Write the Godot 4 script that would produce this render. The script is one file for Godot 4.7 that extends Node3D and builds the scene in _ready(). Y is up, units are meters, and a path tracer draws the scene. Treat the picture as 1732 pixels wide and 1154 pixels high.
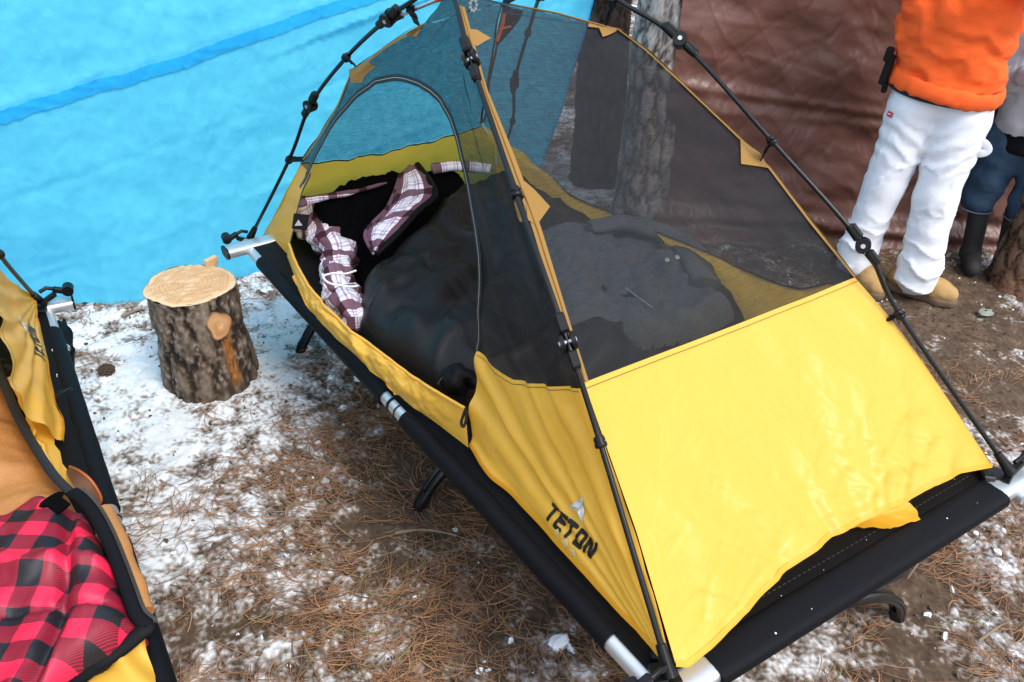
extends Node3D

# ---------------------------------------------------------------- mesh builder
class MB:
	var v := PackedVector3Array()
	var n := PackedVector3Array()
	var t := PackedVector2Array()
	var c := PackedColorArray()
	var i := PackedInt32Array()

	func tri(a: Vector3, b: Vector3, d: Vector3, col := Color.WHITE) -> void:
		var q := v.size()
		var m := (d - a).cross(b - a).normalized()
		for p in [a, b, d]:
			v.append(p)
			n.append(m)
			t.append(Vector2(p.x + p.z, p.y))
			c.append(col)
		i.append_array(PackedInt32Array([q, q + 1, q + 2]))

	func quad(a: Vector3, b: Vector3, d: Vector3, e: Vector3, col := Color.WHITE) -> void:
		tri(a, b, d, col)
		tri(a, d, e, col)

	# a sheet of rows x cols points; normals by differences; closed joins the last column to the first
	func grid(p: PackedVector3Array, rows: int, cols: int, uv: PackedVector2Array, closed := false, col := PackedColorArray(), flip := false) -> void:
		var q := v.size()
		for r in rows:
			for k in cols:
				var kl := k - 1
				var kr := k + 1
				if closed:
					if kl < 0: kl = cols - 2
					if kr > cols - 1: kr = 1
				else:
					kl = maxi(kl, 0)
					kr = mini(kr, cols - 1)
				var du := p[r * cols + kr] - p[r * cols + kl]
				var dv := p[mini(r + 1, rows - 1) * cols + k] - p[maxi(r - 1, 0) * cols + k]
				var m := dv.cross(du)
				if m.length_squared() < 1e-16: m = Vector3.UP
				v.append(p[r * cols + k])
				n.append(-m.normalized() if flip else m.normalized())
		t.append_array(uv)
		if col.size() == rows * cols: c.append_array(col)
		else:
			var w := PackedColorArray()
			w.resize(rows * cols)
			w.fill(Color.WHITE)
			c.append_array(w)
		for r in rows - 1:
			for k in cols - 1:
				var a := q + r * cols + k
				if flip: i.append_array(PackedInt32Array([a, a + cols, a + 1, a + 1, a + cols, a + cols + 1]))
				else: i.append_array(PackedInt32Array([a, a + 1, a + cols, a + 1, a + cols + 1, a + cols]))

	func tube(path: PackedVector3Array, rad: Array, sides := 10, squash := 1.0, up := Vector3.UP, lump := 0.0, nz: FastNoiseLite = null, cap := true) -> void:
		var p := PackedVector3Array()
		var uv := PackedVector2Array()
		var m := path.size()
		var along := 0.0
		var side := Vector3.ZERO
		for r in m:
			var d := (path[mini(r + 1, m - 1)] - path[maxi(r - 1, 0)]).normalized()
			var x := up.cross(d)
			if r > 0 and side.length() > 0.1: x = (side - d * side.dot(d))
			if x.length() < 0.01: x = Vector3.RIGHT.cross(d)
			x = x.normalized()
			side = x
			var y := d.cross(x)
			if r: along += path[r].distance_to(path[r - 1])
			var ra: float = rad[0] if rad.size() == 1 else rad[mini(r, rad.size() - 1)]
			for k in sides + 1:
				var a := TAU * (k % sides) / sides
				var o := x * cos(a) + y * sin(a) * squash
				var l := ra
				if nz: l += lump * nz.get_noise_3dv((path[r] + o * ra) * 10.0)
				p.append(path[r] + o * l)
				uv.append(Vector2(float(k) / sides * ra * TAU, along))
		grid(p, m, sides + 1, uv, true, PackedColorArray(), true)
		if cap:
			for e in [0, m - 1]:
				for k in sides:
					var a2 := p[e * (sides + 1) + k]
					var b2 := p[e * (sides + 1) + k + 1]
					if e == 0: tri(path[e], a2, b2)
					else: tri(path[e], b2, a2)

	# a box with chamfered edges
	func box(xf: Transform3D, s: Vector3, b := 0.002, col := Color.WHITE) -> void:
		var h := s / 2
		b = minf(b, minf(h.x, minf(h.y, h.z)) * 0.9)
		var f := func(sx: float, sy: float, sz: float, ax: int) -> Vector3:
			var w := Vector3(sx * (h.x - (0.0 if ax == 0 else b)), sy * (h.y - (0.0 if ax == 1 else b)), sz * (h.z - (0.0 if ax == 2 else b)))
			return xf * w
		for ax in 3:
			for sg in [-1.0, 1.0]:
				var q := []
				for e in [[-1.0, -1.0], [1.0, -1.0], [1.0, 1.0], [-1.0, 1.0]]:
					var w := [0.0, 0.0, 0.0]
					w[ax] = sg
					w[(ax + 1) % 3] = e[0]
					w[(ax + 2) % 3] = e[1]
					q.append(f.call(w[0], w[1], w[2], ax))
				if sg > 0: quad(q[0], q[3], q[2], q[1], col)
				else: quad(q[0], q[1], q[2], q[3], col)
		for ax in 3:
			var a1 := (ax + 1) % 3
			var a2 := (ax + 2) % 3
			for e in [[-1.0, -1.0], [1.0, -1.0], [1.0, 1.0], [-1.0, 1.0]]:
				var w := [0.0, 0.0, 0.0]
				w[a1] = e[0]
				w[a2] = e[1]
				var lo := w.duplicate()
				var hi := w.duplicate()
				lo[ax] = -1.0
				hi[ax] = 1.0
				var p0: Vector3 = f.call(lo[0], lo[1], lo[2], a1)
				var p1: Vector3 = f.call(hi[0], hi[1], hi[2], a1)
				var p2: Vector3 = f.call(hi[0], hi[1], hi[2], a2)
				var p3: Vector3 = f.call(lo[0], lo[1], lo[2], a2)
				if e[0] * e[1] > 0: quad(p0, p1, p2, p3, col)
				else: quad(p0, p3, p2, p1, col)
		for sx in [-1.0, 1.0]:
			for sy in [-1.0, 1.0]:
				for sz in [-1.0, 1.0]:
					var c0: Vector3 = f.call(sx, sy, sz, 0)
					var c1: Vector3 = f.call(sx, sy, sz, 1)
					var c2: Vector3 = f.call(sx, sy, sz, 2)
					if sx * sy * sz > 0: tri(c0, c2, c1, col)
					else: tri(c0, c1, c2, col)

	# a lump: the 8 x 12 rings of a rough ball, scaled
	func append_lump(p: PackedVector3Array, s: Vector3) -> void:
		var q := PackedVector3Array()
		var uv := PackedVector2Array()
		for e in p:
			q.append(e * s)
			uv.append(Vector2(e.x, e.z))
		grid(q, 8, 12, uv, true, PackedColorArray(), true)

	func mesh() -> ArrayMesh:
		var a := []
		a.resize(Mesh.ARRAY_MAX)
		a[Mesh.ARRAY_VERTEX] = v
		a[Mesh.ARRAY_NORMAL] = n
		a[Mesh.ARRAY_TEX_UV] = t
		a[Mesh.ARRAY_COLOR] = c
		a[Mesh.ARRAY_INDEX] = i
		var m := ArrayMesh.new()
		m.add_surface_from_arrays(Mesh.PRIMITIVE_TRIANGLES, a)
		return m

# ---------------------------------------------------------------- seams and walls of the tent
class Seam:
	var p := PackedVector3Array()
	var t := PackedFloat32Array()
	func _init(pts: PackedVector3Array, mid: int) -> void:
		p = pts
		var d := PackedFloat32Array([0.0])
		for k in range(1, p.size()): d.append(d[k - 1] + p[k].distance_to(p[k - 1]))
		for k in p.size():
			t.append(0.5 * d[k] / d[mid] if k <= mid else 0.5 + 0.5 * (d[k] - d[mid]) / (d[d.size() - 1] - d[mid]))
	func at(x: float) -> Vector3:
		x = clampf(x, 0.0, 1.0)
		var k := 0
		while k < t.size() - 2 and t[k + 1] < x: k += 1
		var w := (x - t[k]) / (t[k + 1] - t[k])
		return p[k].lerp(p[k + 1], w)

class Wall:
	var a: Seam
	var b: Seam
	var kind := 0
	var nz: FastNoiseLite
	func raw(u: float, w: float) -> Vector3:
		var uc := clampf(u, 0, 1)
		var wc := clampf(w, 0, 1)
		var r := a.at(wc).lerp(b.at(wc), uc)
		if w < 0: r += (a.at(0.0).lerp(b.at(0.0), uc) - a.at(0.06).lerp(b.at(0.06), uc)) * (-w / 0.06)
		if u != uc: r += (b.at(wc) - a.at(wc)) * (u - uc)
		return r
	func normal(u: float, w: float) -> Vector3:
		var e := 0.03
		return (raw(u + e, w) - raw(u - e, w)).cross(raw(u, clampf(w + e, 0, 1)) - raw(u, clampf(w - e, 0, 1))).normalized()
	func fold(u: float, w: float) -> float:
		var h := 0.0
		var edge := clampf(minf(u, 1.0 - u) * 9.0, 0.0, 1.0)
		if kind == 0:   # door wall: pleats that fan out of the foot corner
			var x := (1.0 - u) * 1.9
			var y := w * 1.25 + 0.05
			var an := atan2(x, y)
			var r := sqrt(x * x + y * y)
			h = sin(an * 62.0 + nz.get_noise_2d(an * 70.0, r * 25.0) * 3.0) * 0.0028 * smoothstep(0.25, 0.55, w) * smoothstep(0.55, 0.85, u)
			h += sin(an * 27.0 + nz.get_noise_2d(an * 60.0, r * 40.0) * 2.4) * 0.0065 * clampf(r * 1.6, 0.0, 1.0) * clampf(1.5 - r * 0.75, 0.0, 1.0)
			h += nz.get_noise_2d(u * 260.0, w * 120.0) * 0.006
			h -= sin(u * PI) * sin(clampf(w, 0.0, 1.0) * PI) * 0.03
		elif kind == 1:  # foot wall: nearly taut, crinkled towards the hem
			var low := clampf(1.0 - w * 2.1, 0.0, 1.0)
			h = nz.get_noise_2d(u * 60.0, w * 50.0) * 0.012 * edge
			# soft folds that rise from the hem and fan towards the two corners
			var x := (u - 0.47) * 1.1
			var an := atan2(x, w * 1.1 + 0.22)
			var r := sqrt(x * x + pow(w * 1.1 + 0.22, 2.0))
			h += sin(an * 15.0 + nz.get_noise_2d(an * 40.0, r * 30.0) * 3.5) * 0.0065 * low * edge
			h += sin(an * 37.0 + nz.get_noise_2d(an * 70.0, r * 40.0) * 3.0) * 0.0025 * low * edge * smoothstep(0.25, 0.75, u)
			# straight sharp creases, few and thin
			for c in 4:
				var q := Vector2(u, w * 0.8).rotated([0.5, -0.75, 1.15, -0.25][c]) + Vector2(c * 3.1, c * 1.7)
				var rid := 1.0 - absf(nz.get_noise_2d(q.x * 45.0, q.y * 210.0)) * 2.2
				h += pow(clampf(rid, 0.0, 1.0), 6.0) * 0.0028 * [1.0, -0.8, 0.9, -1.0][c] * (0.25 + 0.9 * low) * edge
			# slack cloth bunched above the pulled-out tuck
			for c in 3:
				var e := w - (0.075 + c * 0.055 + (0.10 + 0.05 * c) * (u - 0.5) + 0.012 * sin(u * 30.0 + c * 2.0))
				h += 0.0065 * [1.0, 0.7, 0.5][c] * exp(-e * e / 0.00028) * smoothstep(0.36, 0.55, u) * smoothstep(1.0, 0.86, u)
			h -= sin(u * PI) * sin(w * PI) * 0.025
		else:
			h = nz.get_noise_2d(u * 170.0, w * 120.0) * 0.012 - sin(u * PI) * sin(w * PI) * 0.02
		return h
	func pt(u: float, w: float, off := 0.0) -> Vector3:
		return raw(u, w) + normal(u, w) * (fold(u, w) + off)

# ---------------------------------------------------------------- helpers
var used := {}
var M := {}

func numbered(s: String) -> String:
	if not used.has(s):
		used[s] = 0
		return s
	used[s] += 1
	return "%s_%03d" % [s, used[s]]

func tag(o: Node3D, label: String, category: String, group := "") -> Node3D:
	o.set_meta("label", label)
	o.set_meta("category", category)
	if group != "": o.set_meta("group", group)
	return o

func thing(called: String, label: String, category: String, at := Vector3.ZERO, turn := 0.0, group := "") -> Node3D:
	var o := Node3D.new()
	o.name = numbered(called)
	add_child(o)
	o.position = at
	o.rotation.y = turn
	return tag(o, label, category, group)

func part(called: String, mb: MB, m: Material, parent: Node, label := "") -> MeshInstance3D:
	var o := MeshInstance3D.new()
	var ms := mb.mesh()
	ms.surface_set_material(0, m)
	o.mesh = ms
	o.name = called if parent != self else numbered(called)
	if label != "": o.set_meta("label", label)
	if parent != self:
		var k := 0
		while parent.has_node(NodePath(o.name)):
			k += 1
			o.name = "%s_%03d" % [called, k]
	parent.add_child(o, true)
	return o

func v3(a: Array) -> PackedVector3Array:
	var r := PackedVector3Array()
	for k in range(0, a.size(), 3): r.append(Vector3(a[k], a[k + 1], a[k + 2]))
	return r

func v2(a: Array) -> PackedVector2Array:
	var r := PackedVector2Array()
	for k in range(0, a.size(), 2): r.append(Vector2(a[k], a[k + 1]))
	return r

func noise(seed_: int, freq: float, oct := 3, kind := FastNoiseLite.TYPE_SIMPLEX_SMOOTH) -> FastNoiseLite:
	var z := FastNoiseLite.new()
	z.seed = seed_
	z.frequency = freq
	z.noise_type = kind
	z.fractal_octaves = oct
	z.fractal_type = FastNoiseLite.FRACTAL_FBM if oct > 1 else FastNoiseLite.FRACTAL_NONE
	return z

func lin(r: float, g: float, b: float) -> Color:
	return Color(r, g, b).linear_to_srgb()

func mat(col: Color, rough: float, o := {}) -> StandardMaterial3D:
	var m := StandardMaterial3D.new()
	m.albedo_color = col
	m.roughness = rough
	m.cull_mode = BaseMaterial3D.CULL_DISABLED
	for k in o: m.set(k, o[k])
	return m

func noise_tex(z: FastNoiseLite, size: int, normal := false, strength := 4.0, ramp: Gradient = null) -> NoiseTexture2D:
	var x := NoiseTexture2D.new()
	x.width = size
	x.height = size
	x.seamless = true
	x.noise = z
	x.as_normal_map = normal
	x.bump_strength = strength
	if ramp: x.color_ramp = ramp
	return x

func cat3(p: PackedVector3Array, per: int) -> PackedVector3Array:
	var r := PackedVector3Array()
	var m := p.size()
	for k in m - 1:
		for j in per:
			r.append(p[k].cubic_interpolate(p[k + 1], p[maxi(k - 1, 0)], p[mini(k + 2, m - 1)], float(j) / per))
	r.append(p[m - 1])
	return r

func cat2(p: PackedVector2Array, per: int, smooth := true) -> PackedVector2Array:
	var r := PackedVector2Array()
	var m := p.size()
	for k in m - 1:
		for j in per:
			var w := float(j) / per
			r.append(p[k].cubic_interpolate(p[k + 1], p[maxi(k - 1, 0)], p[mini(k + 2, m - 1)], w) if smooth else p[k].lerp(p[k + 1], w))
	r.append(p[m - 1])
	return r

# cloth between two lines given on a wall; both lines have the same number of keys
func patch(w: Wall, a: PackedVector2Array, b: PackedVector2Array, per: int, rungs: int, off := 0.0, sa := true, sb := true, thick := 0.0) -> MB:
	var mb := MB.new()
	var la := cat2(a, per, sa)
	var lb := cat2(b, per, sb)
	var p := PackedVector3Array()
	var uv := PackedVector2Array()
	for j in rungs + 1:
		var s := float(j) / rungs
		for k in la.size():
			var q := la[k].lerp(lb[k], s)
			p.append(w.pt(q.x, q.y, off))
			uv.append(Vector2(q.x * 1.7, q.y * 1.2))
	mb.grid(p, rungs + 1, la.size(), uv)
	return mb

# a narrow band that lies on a wall along a line
func ribbon(w: Wall, line: PackedVector2Array, per: int, width: float, off: float, smooth := true, mb: MB = null) -> MB:
	if mb == null: mb = MB.new()
	var l := cat2(line, per, smooth)
	var p := PackedVector3Array()
	var uv := PackedVector2Array()
	var cen := PackedVector3Array()
	for q in l: cen.append(w.pt(q.x, q.y, off))
	for k in l.size():
		var d := (cen[mini(k + 1, l.size() - 1)] - cen[maxi(k - 1, 0)]).normalized()
		var nn := w.normal(l[k].x, l[k].y)
		var s := d.cross(nn).normalized() * width / 2
		p.append(cen[k] - s)
		p.append(cen[k] + nn * 0.0006)
		p.append(cen[k] + s)
		for e in 3: uv.append(Vector2(e * 0.5 * width, k * 0.02))
	mb.grid(p, l.size(), 3, uv)
	return mb

# a small flat piece cut to a polygon on a wall
func cut(w: Wall, poly: PackedVector2Array, off: float, mb: MB = null) -> MB:
	if mb == null: mb = MB.new()
	var ix := Geometry2D.triangulate_polygon(poly)
	if ix.is_empty():
		poly = Geometry2D.convex_hull(poly)
		poly.remove_at(poly.size() - 1)
		ix = Geometry2D.triangulate_polygon(poly)
	for k in range(0, ix.size(), 3):
		var a := poly[ix[k]]
		var b := poly[ix[k + 1]]
		var d := poly[ix[k + 2]]
		_sub(w, a, b, d, off, 2, mb)
	return mb

func _sub(w: Wall, a: Vector2, b: Vector2, d: Vector2, off: float, depth: int, mb: MB) -> void:
	if depth == 0:
		mb.tri(w.pt(a.x, a.y, off), w.pt(b.x, b.y, off), w.pt(d.x, d.y, off))
		return
	var ab := (a + b) / 2
	var bd := (b + d) / 2
	var da := (d + a) / 2
	_sub(w, a, ab, da, off, depth - 1, mb)
	_sub(w, ab, b, bd, off, depth - 1, mb)
	_sub(w, da, bd, d, off, depth - 1, mb)
	_sub(w, ab, bd, da, off, depth - 1, mb)

func rod(a: Vector3, b: Vector3, r: float, sides := 10, mb: MB = null) -> MB:
	if mb == null: mb = MB.new()
	mb.tube(PackedVector3Array([a, b]), [r], sides)
	return mb

func aim(at: Vector3, z: Vector3, up := Vector3.UP) -> Transform3D:
	z = z.normalized()
	var x := up.cross(z)
	if x.length() < 0.01: x = Vector3.RIGHT
	x = x.normalized()
	return Transform3D(Basis(x, z.cross(x), z), at)

func poly_dist(p: Vector2, poly: PackedVector2Array) -> float:
	var best := 1e9
	var m := poly.size()
	for k in m:
		best = minf(best, p.distance_squared_to(Geometry2D.get_closest_point_to_segment(p, poly[k], poly[(k + 1) % m])))
	return sqrt(best) * (1.0 if Geometry2D.is_point_in_polygon(p, poly) else -1.0)

# a soft heap: a height field over an outline on the bed, rounded down at its edge
func heap(poly: PackedVector2Array, cell: float, base: Callable, puff: Callable, round_: float, uvs := 1.0) -> MB:
	var mb := MB.new()
	var lo := poly[0]
	var hi := poly[0]
	for q in poly:
		lo = lo.min(q)
		hi = hi.max(q)
	var nx := int((hi.x - lo.x) / cell) + 2
	var ny := int((hi.y - lo.y) / cell) + 2
	var id := PackedInt32Array()
	id.resize(nx * ny)
	id.fill(-1)
	var h := PackedVector3Array()
	for b in ny:
		for a in nx:
			var q := lo + Vector2(a, b) * cell
			var d := poly_dist(q, poly)
			if d < -cell: 
				h.append(Vector3(q.x, -99, q.y))
				continue
			if d < 0.0:
				var best := q
				var bd := 1e9
				for k in poly.size():
					var z := Geometry2D.get_closest_point_to_segment(q, poly[k], poly[(k + 1) % poly.size()])
					if z.distance_squared_to(q) < bd:
						bd = z.distance_squared_to(q)
						best = z
				q = best
				d = 0.0
			var e := 1.0 - clampf(d / round_, 0.0, 1.0)
			var prof := sqrt(maxf(0.0, 1.0 - e * e))
			var y: float = base.call(q) + puff.call(q, d) * prof
			h.append(Vector3(q.x, y, q.y))
	var nn := PackedVector3Array()
	for b in ny:
		for a in nx:
			var k := b * nx + a
			if h[k].y < -90: continue
			id[k] = mb.v.size()
			var l := h[k - 1] if a > 0 and h[k - 1].y > -90 else h[k]
			var r := h[k + 1] if a < nx - 1 and h[k + 1].y > -90 else h[k]
			var u := h[k - nx] if b > 0 and h[k - nx].y > -90 else h[k]
			var d2 := h[k + nx] if b < ny - 1 and h[k + nx].y > -90 else h[k]
			var m := (d2 - u).cross(r - l)
			mb.v.append(h[k])
			mb.n.append(m.normalized() if m.length_squared() > 1e-14 else Vector3.UP)
			mb.t.append(Vector2(h[k].x, h[k].z) * uvs)
			mb.c.append(Color.WHITE)
	for b in ny - 1:
		for a in nx - 1:
			var k := b * nx + a
			if id[k] >= 0 and id[k + 1] >= 0 and id[k + nx] >= 0 and id[k + nx + 1] >= 0:
				mb.i.append_array(PackedInt32Array([id[k], id[k + 1], id[k + nx], id[k + 1], id[k + nx + 1], id[k + nx]]))
	return mb

# ---------------------------------------------------------------- bodies: smooth union of tapered capsules meshed as surface nets
# bone: [a, b, ra, rb]; squash: how much thinner the body is along its own z
func nets(bones: Array, k: float, cell: float, disp: Callable, mb: MB = null, lo_y := -1e9) -> MB:
	if mb == null: mb = MB.new()
	var lo := Vector3(1e9, 1e9, 1e9)
	var hi := -lo
	for b in bones:
		var r: float = maxf(b[2], b[3]) + 0.04
		lo = lo.min(b[0] - Vector3.ONE * r).min(b[1] - Vector3.ONE * r)
		hi = hi.max(b[0] + Vector3.ONE * r).max(b[1] + Vector3.ONE * r)
	var nx := int((hi.x - lo.x) / cell) + 2
	var ny := int((hi.y - lo.y) / cell) + 2
	var nz := int((hi.z - lo.z) / cell) + 2
	var f := PackedFloat32Array()
	f.resize(nx * ny * nz)
	f.fill(1e3)
	for b in bones:
		var a: Vector3 = b[0]
		var e: Vector3 = b[1]
		var ra: float = b[2]
		var rb: float = b[3]
		var sq: float = b[4] if b.size() > 4 else 1.0
		var ab := e - a
		var l2 := maxf(ab.length_squared(), 1e-9)
		var r := maxf(ra, rb) + 3.0 * cell + k
		var i0 := ((a.min(e) - Vector3.ONE * r - lo) / cell).floor()
		var i1 := ((a.max(e) + Vector3.ONE * r - lo) / cell).ceil()
		for y in range(maxi(0, int(i0.y)), mini(ny, int(i1.y) + 1)):
			for z in range(maxi(0, int(i0.z)), mini(nz, int(i1.z) + 1)):
				for x in range(maxi(0, int(i0.x)), mini(nx, int(i1.x) + 1)):
					var p := lo + Vector3(x, y, z) * cell
					var t := clampf((p - a).dot(ab) / l2, 0.0, 1.0)
					var dv := p - a - ab * t
					dv.z /= sq
					var d := dv.length() - lerpf(ra, rb, t)
					var q := (y * nz + z) * nx + x
					var o := f[q]
					if o > 900.0: f[q] = d
					else:
						var hh := maxf(k - absf(o - d), 0.0) / k
						f[q] = minf(o, d) - hh * hh * k * 0.25
	for q in f.size():
		if absf(f[q]) < 0.05:
			var x := q % nx
			var z := (q / nx) % nz
			var y := q / (nx * nz)
			var p := lo + Vector3(x, y, z) * cell
			f[q] += disp.call(p)
	if lo_y > -1e8:
		for q in f.size():
			f[q] = maxf(f[q], lo_y - (lo.y + (q / (nx * nz)) * cell))
	var id := {}
	var first := mb.v.size()
	for y in ny - 1:
		for z in nz - 1:
			for x in nx - 1:
				var q := (y * nz + z) * nx + x
				var s := Vector3.ZERO
				var c := 0
				var g := [f[q], f[q + 1], f[q + nx], f[q + nx + 1], f[q + nx * nz], f[q + nx * nz + 1], f[q + nx * nz + nx], f[q + nx * nz + nx + 1]]
				var neg := 0
				for w in g: if w < 0.0: neg += 1
				if neg == 0 or neg == 8: continue
				for e in [[0, 1], [2, 3], [4, 5], [6, 7], [0, 2], [1, 3], [4, 6], [5, 7], [0, 4], [1, 5], [2, 6], [3, 7]]:
					var ga: float = g[e[0]]
					var gb: float = g[e[1]]
					if (ga < 0.0) != (gb < 0.0):
						var w := ga / (ga - gb)
						var pa := Vector3(e[0] & 1, (e[0] >> 2) & 1, (e[0] >> 1) & 1)
						var pb := Vector3(e[1] & 1, (e[1] >> 2) & 1, (e[1] >> 1) & 1)
						s += pa.lerp(pb, w)
						c += 1
				id[q] = mb.v.size()
				mb.v.append(lo + (Vector3(x, y, z) + s / c) * cell)
				var gr := Vector3(g[1] + g[3] + g[5] + g[7] - g[0] - g[2] - g[4] - g[6], g[4] + g[5] + g[6] + g[7] - g[0] - g[1] - g[2] - g[3], g[2] + g[3] + g[6] + g[7] - g[0] - g[1] - g[4] - g[5])
				mb.n.append(gr.normalized())
				mb.t.append(Vector2(x + z, y) * cell)
				mb.c.append(Color.WHITE)
	for q in id:
		var x: int = q % nx
		var z: int = (q / nx) % nz
		var y: int = q / (nx * nz)
		var steps := [1, nx * nz, nx]
		for ax in 3:
			if (ax == 0 and (y == 0 or z == 0)) or (ax == 1 and (x == 0 or z == 0)) or (ax == 2 and (x == 0 or y == 0)): continue
			var a := f[q]
			var b := f[q + steps[ax]]
			if (a < 0.0) == (b < 0.0): continue
			var d1: int = steps[(ax + 1) % 3]
			var d2: int = steps[(ax + 2) % 3]
			if not (id.has(q - d1) and id.has(q - d2) and id.has(q - d1 - d2)): continue
			var q0: int = id[q]
			var q1: int = id[q - d1]
			var q2: int = id[q - d1 - d2]
			var q3: int = id[q - d2]
			var fl := (mb.v[q2] - mb.v[q0]).cross(mb.v[q1] - mb.v[q0]).dot(mb.n[q0] + mb.n[q2]) < 0.0
			if fl: mb.i.append_array(PackedInt32Array([q0, q2, q1, q0, q3, q2]))
			else: mb.i.append_array(PackedInt32Array([q0, q1, q2, q0, q2, q3]))
	return mb

# ---------------------------------------------------------------- setting
const G0 := Vector2(-2.3, -3.1)      # the part of the ground that is close enough to show its litter
const GS := 5.9
const GN := 1400
var snow := PackedByteArray()
var rng := RandomNumberGenerator.new()
var gz := noise(5, 1.1, 3)

func blob(q: Vector2, x: float, z: float, r: float) -> float:
	return exp(-q.distance_squared_to(Vector2(x, z)) / (r * r))

# how much snow lies there, 0.5 being the even mix
func snow_mask(q: Vector2) -> float:
	var s := 0.425
	s += 0.50 * blob(q, -0.95, -1.10, 0.60) + 0.30 * blob(q, -1.05, -0.35, 0.40) + 0.22 * blob(q, -0.35, -1.35, 0.4)
	s += 0.05 * blob(q, -0.72, 0.75, 0.45)
	s += 0.14 * blob(q, -0.95, 0.40, 0.25)
	s -= 0.06 * blob(q, -0.62, 0.55, 0.4)
	s -= 0.24 * blob(q, -0.42, 0.0, 0.30) + 0.22 * blob(q, -0.05, -0.2, 0.55)
	s -= 0.06 * blob(q, -0.62, 0.25, 0.3)
	s -= 0.22 * blob(q, 1.7, 0.5, 0.65) + 0.30 * blob(q, 2.0, -0.1, 0.45)
	s += 0.10 * blob(q, 0.9, 1.2, 0.5) - 0.34 * blob(q, 0.62, 0.95, 0.16)
	s += 0.42 * blob(q, 2.75, 0.3, 0.28)
	s += 0.25 * blob(q, 1.5, -1.5, 0.5) + 0.4 * blob(q, 1.3, -2.6, 0.8)
	s += 0.12 * blob(q, 1.1, -0.5, 0.3)
	return s

func make_ground() -> void:
	var k0 := 128
	var low := Image.create(k0, k0, false, Image.FORMAT_L8)
	for y in k0:
		for x in k0:
			var g := clampf(snow_mask(G0 + Vector2(x + 0.5, y + 0.5) * GS / k0), 0, 1)
			low.set_pixel(x, y, Color(g, g, g))
	low.resize(GN, GN, Image.INTERPOLATE_CUBIC)
	var a := low.get_data()
	var b := noise(11, 0.011, 4).get_image(GN, GN, false, false, false)
	var c := noise(12, 0.045, 3).get_image(GN, GN, false, false, false)
	var d := noise(13, 0.20, 3).get_image(GN, GN, false, false, false)
	b.convert(Image.FORMAT_L8)
	c.convert(Image.FORMAT_L8)
	d.convert(Image.FORMAT_L8)
	var bb := b.get_data()
	var cb := c.get_data()
	var db := d.get_data()
	snow.resize(GN * GN)
	var px := PackedByteArray()
	px.resize(GN * GN * 3)
	# ramps from wet earth to dry litter to thin snow to clean snow
	var lut := PackedByteArray()
	for s in 256:
		for g in 32:
			var f := g / 31.0
			var dirt := Color(0.19, 0.15, 0.125).lerp(Color(0.50, 0.415, 0.335), f)
			var icy := Color(0.42, 0.375, 0.34).lerp(Color(0.72, 0.70, 0.69), f)
			var clean := Color(0.72, 0.73, 0.735).lerp(Color(0.89, 0.895, 0.90), f)
			var w := s / 255.0
			var k := dirt.lerp(icy, smoothstep(0.30, 0.58, w)).lerp(clean, smoothstep(0.52, 0.86, w))
			lut.append(int(k.r * 255))
			lut.append(int(k.g * 255))
			lut.append(int(k.b * 255))
	var o := 0
	for q in GN * GN:
		var s := a[q] + ((bb[q] - 128) * 8 + (cb[q] - 128) * 8 + (db[q] - 128) * 7) / 10
		s = 0 if s < 0 else (255 if s > 255 else s)
		snow[q] = s
		var g := (db[q] + cb[q]) >> 4
		o = (s * 32 + (g if g < 32 else 31)) * 3
		px[q * 3] = lut[o]
		px[q * 3 + 1] = lut[o + 1]
		px[q * 3 + 2] = lut[o + 2]
	var im := Image.create_from_data(GN, GN, false, Image.FORMAT_RGB8, px)
	var m := mat(Color.WHITE, 0.9, {"albedo_texture": ImageTexture.create_from_image(im), "metallic_specular": 0.25})
	m.heightmap_enabled = false
	var xs := PackedFloat32Array()
	var zs := PackedFloat32Array()
	for far in [-60.0, -30.0, -14.0, -8.0, -5.0, -3.8]: xs.append(far)
	for k in 491: xs.append(G0.x + k * 0.012 + 0.006)
	for far in [4.2, 5.5, 8.0, 14.0, 30.0, 60.0]: xs.append(far)
	for far in [-60.0, -30.0, -14.0, -8.0, -5.5, -4.0]: zs.append(far)
	for k in 491: zs.append(G0.y + k * 0.012 + 0.006)
	for far in [3.2, 4.5, 8.0, 14.0, 30.0, 60.0]: zs.append(far)
	var p := PackedVector3Array()
	var uv := PackedVector2Array()
	for z in zs:
		for x in xs:
			p.append(Vector3(x, ground_y(x, z), z))
			uv.append((Vector2(x, z) - G0) / GS)
	var mb := MB.new()
	mb.grid(p, zs.size(), xs.size(), uv)
	var g := part("ground", mb, m, self)
	g.set_meta("kind", "structure")
	g.set_meta("label", "forest floor of brown earth and needles under patchy trodden snow")

func snow_at(x: float, z: float) -> float:
	var q := (Vector2(x, z) - G0) / GS * GN
	if q.x < 0 or q.y < 0 or q.x >= GN or q.y >= GN: return 0.5
	return snow[int(q.y) * GN + int(q.x)] / 255.0

func ground_y(x: float, z: float) -> float:
	var h := gz.get_noise_2d(x, z) * 0.018 + gz.get_noise_2d(x * 9.0 + 40.0, z * 9.0) * 0.010
	h += gz.get_noise_2d(x * 34.0, z * 34.0 + 70.0) * 0.005
	h += smoothstep(0.40, 0.75, snow_at(x, z)) * 0.007 - 0.008
	return h

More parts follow.
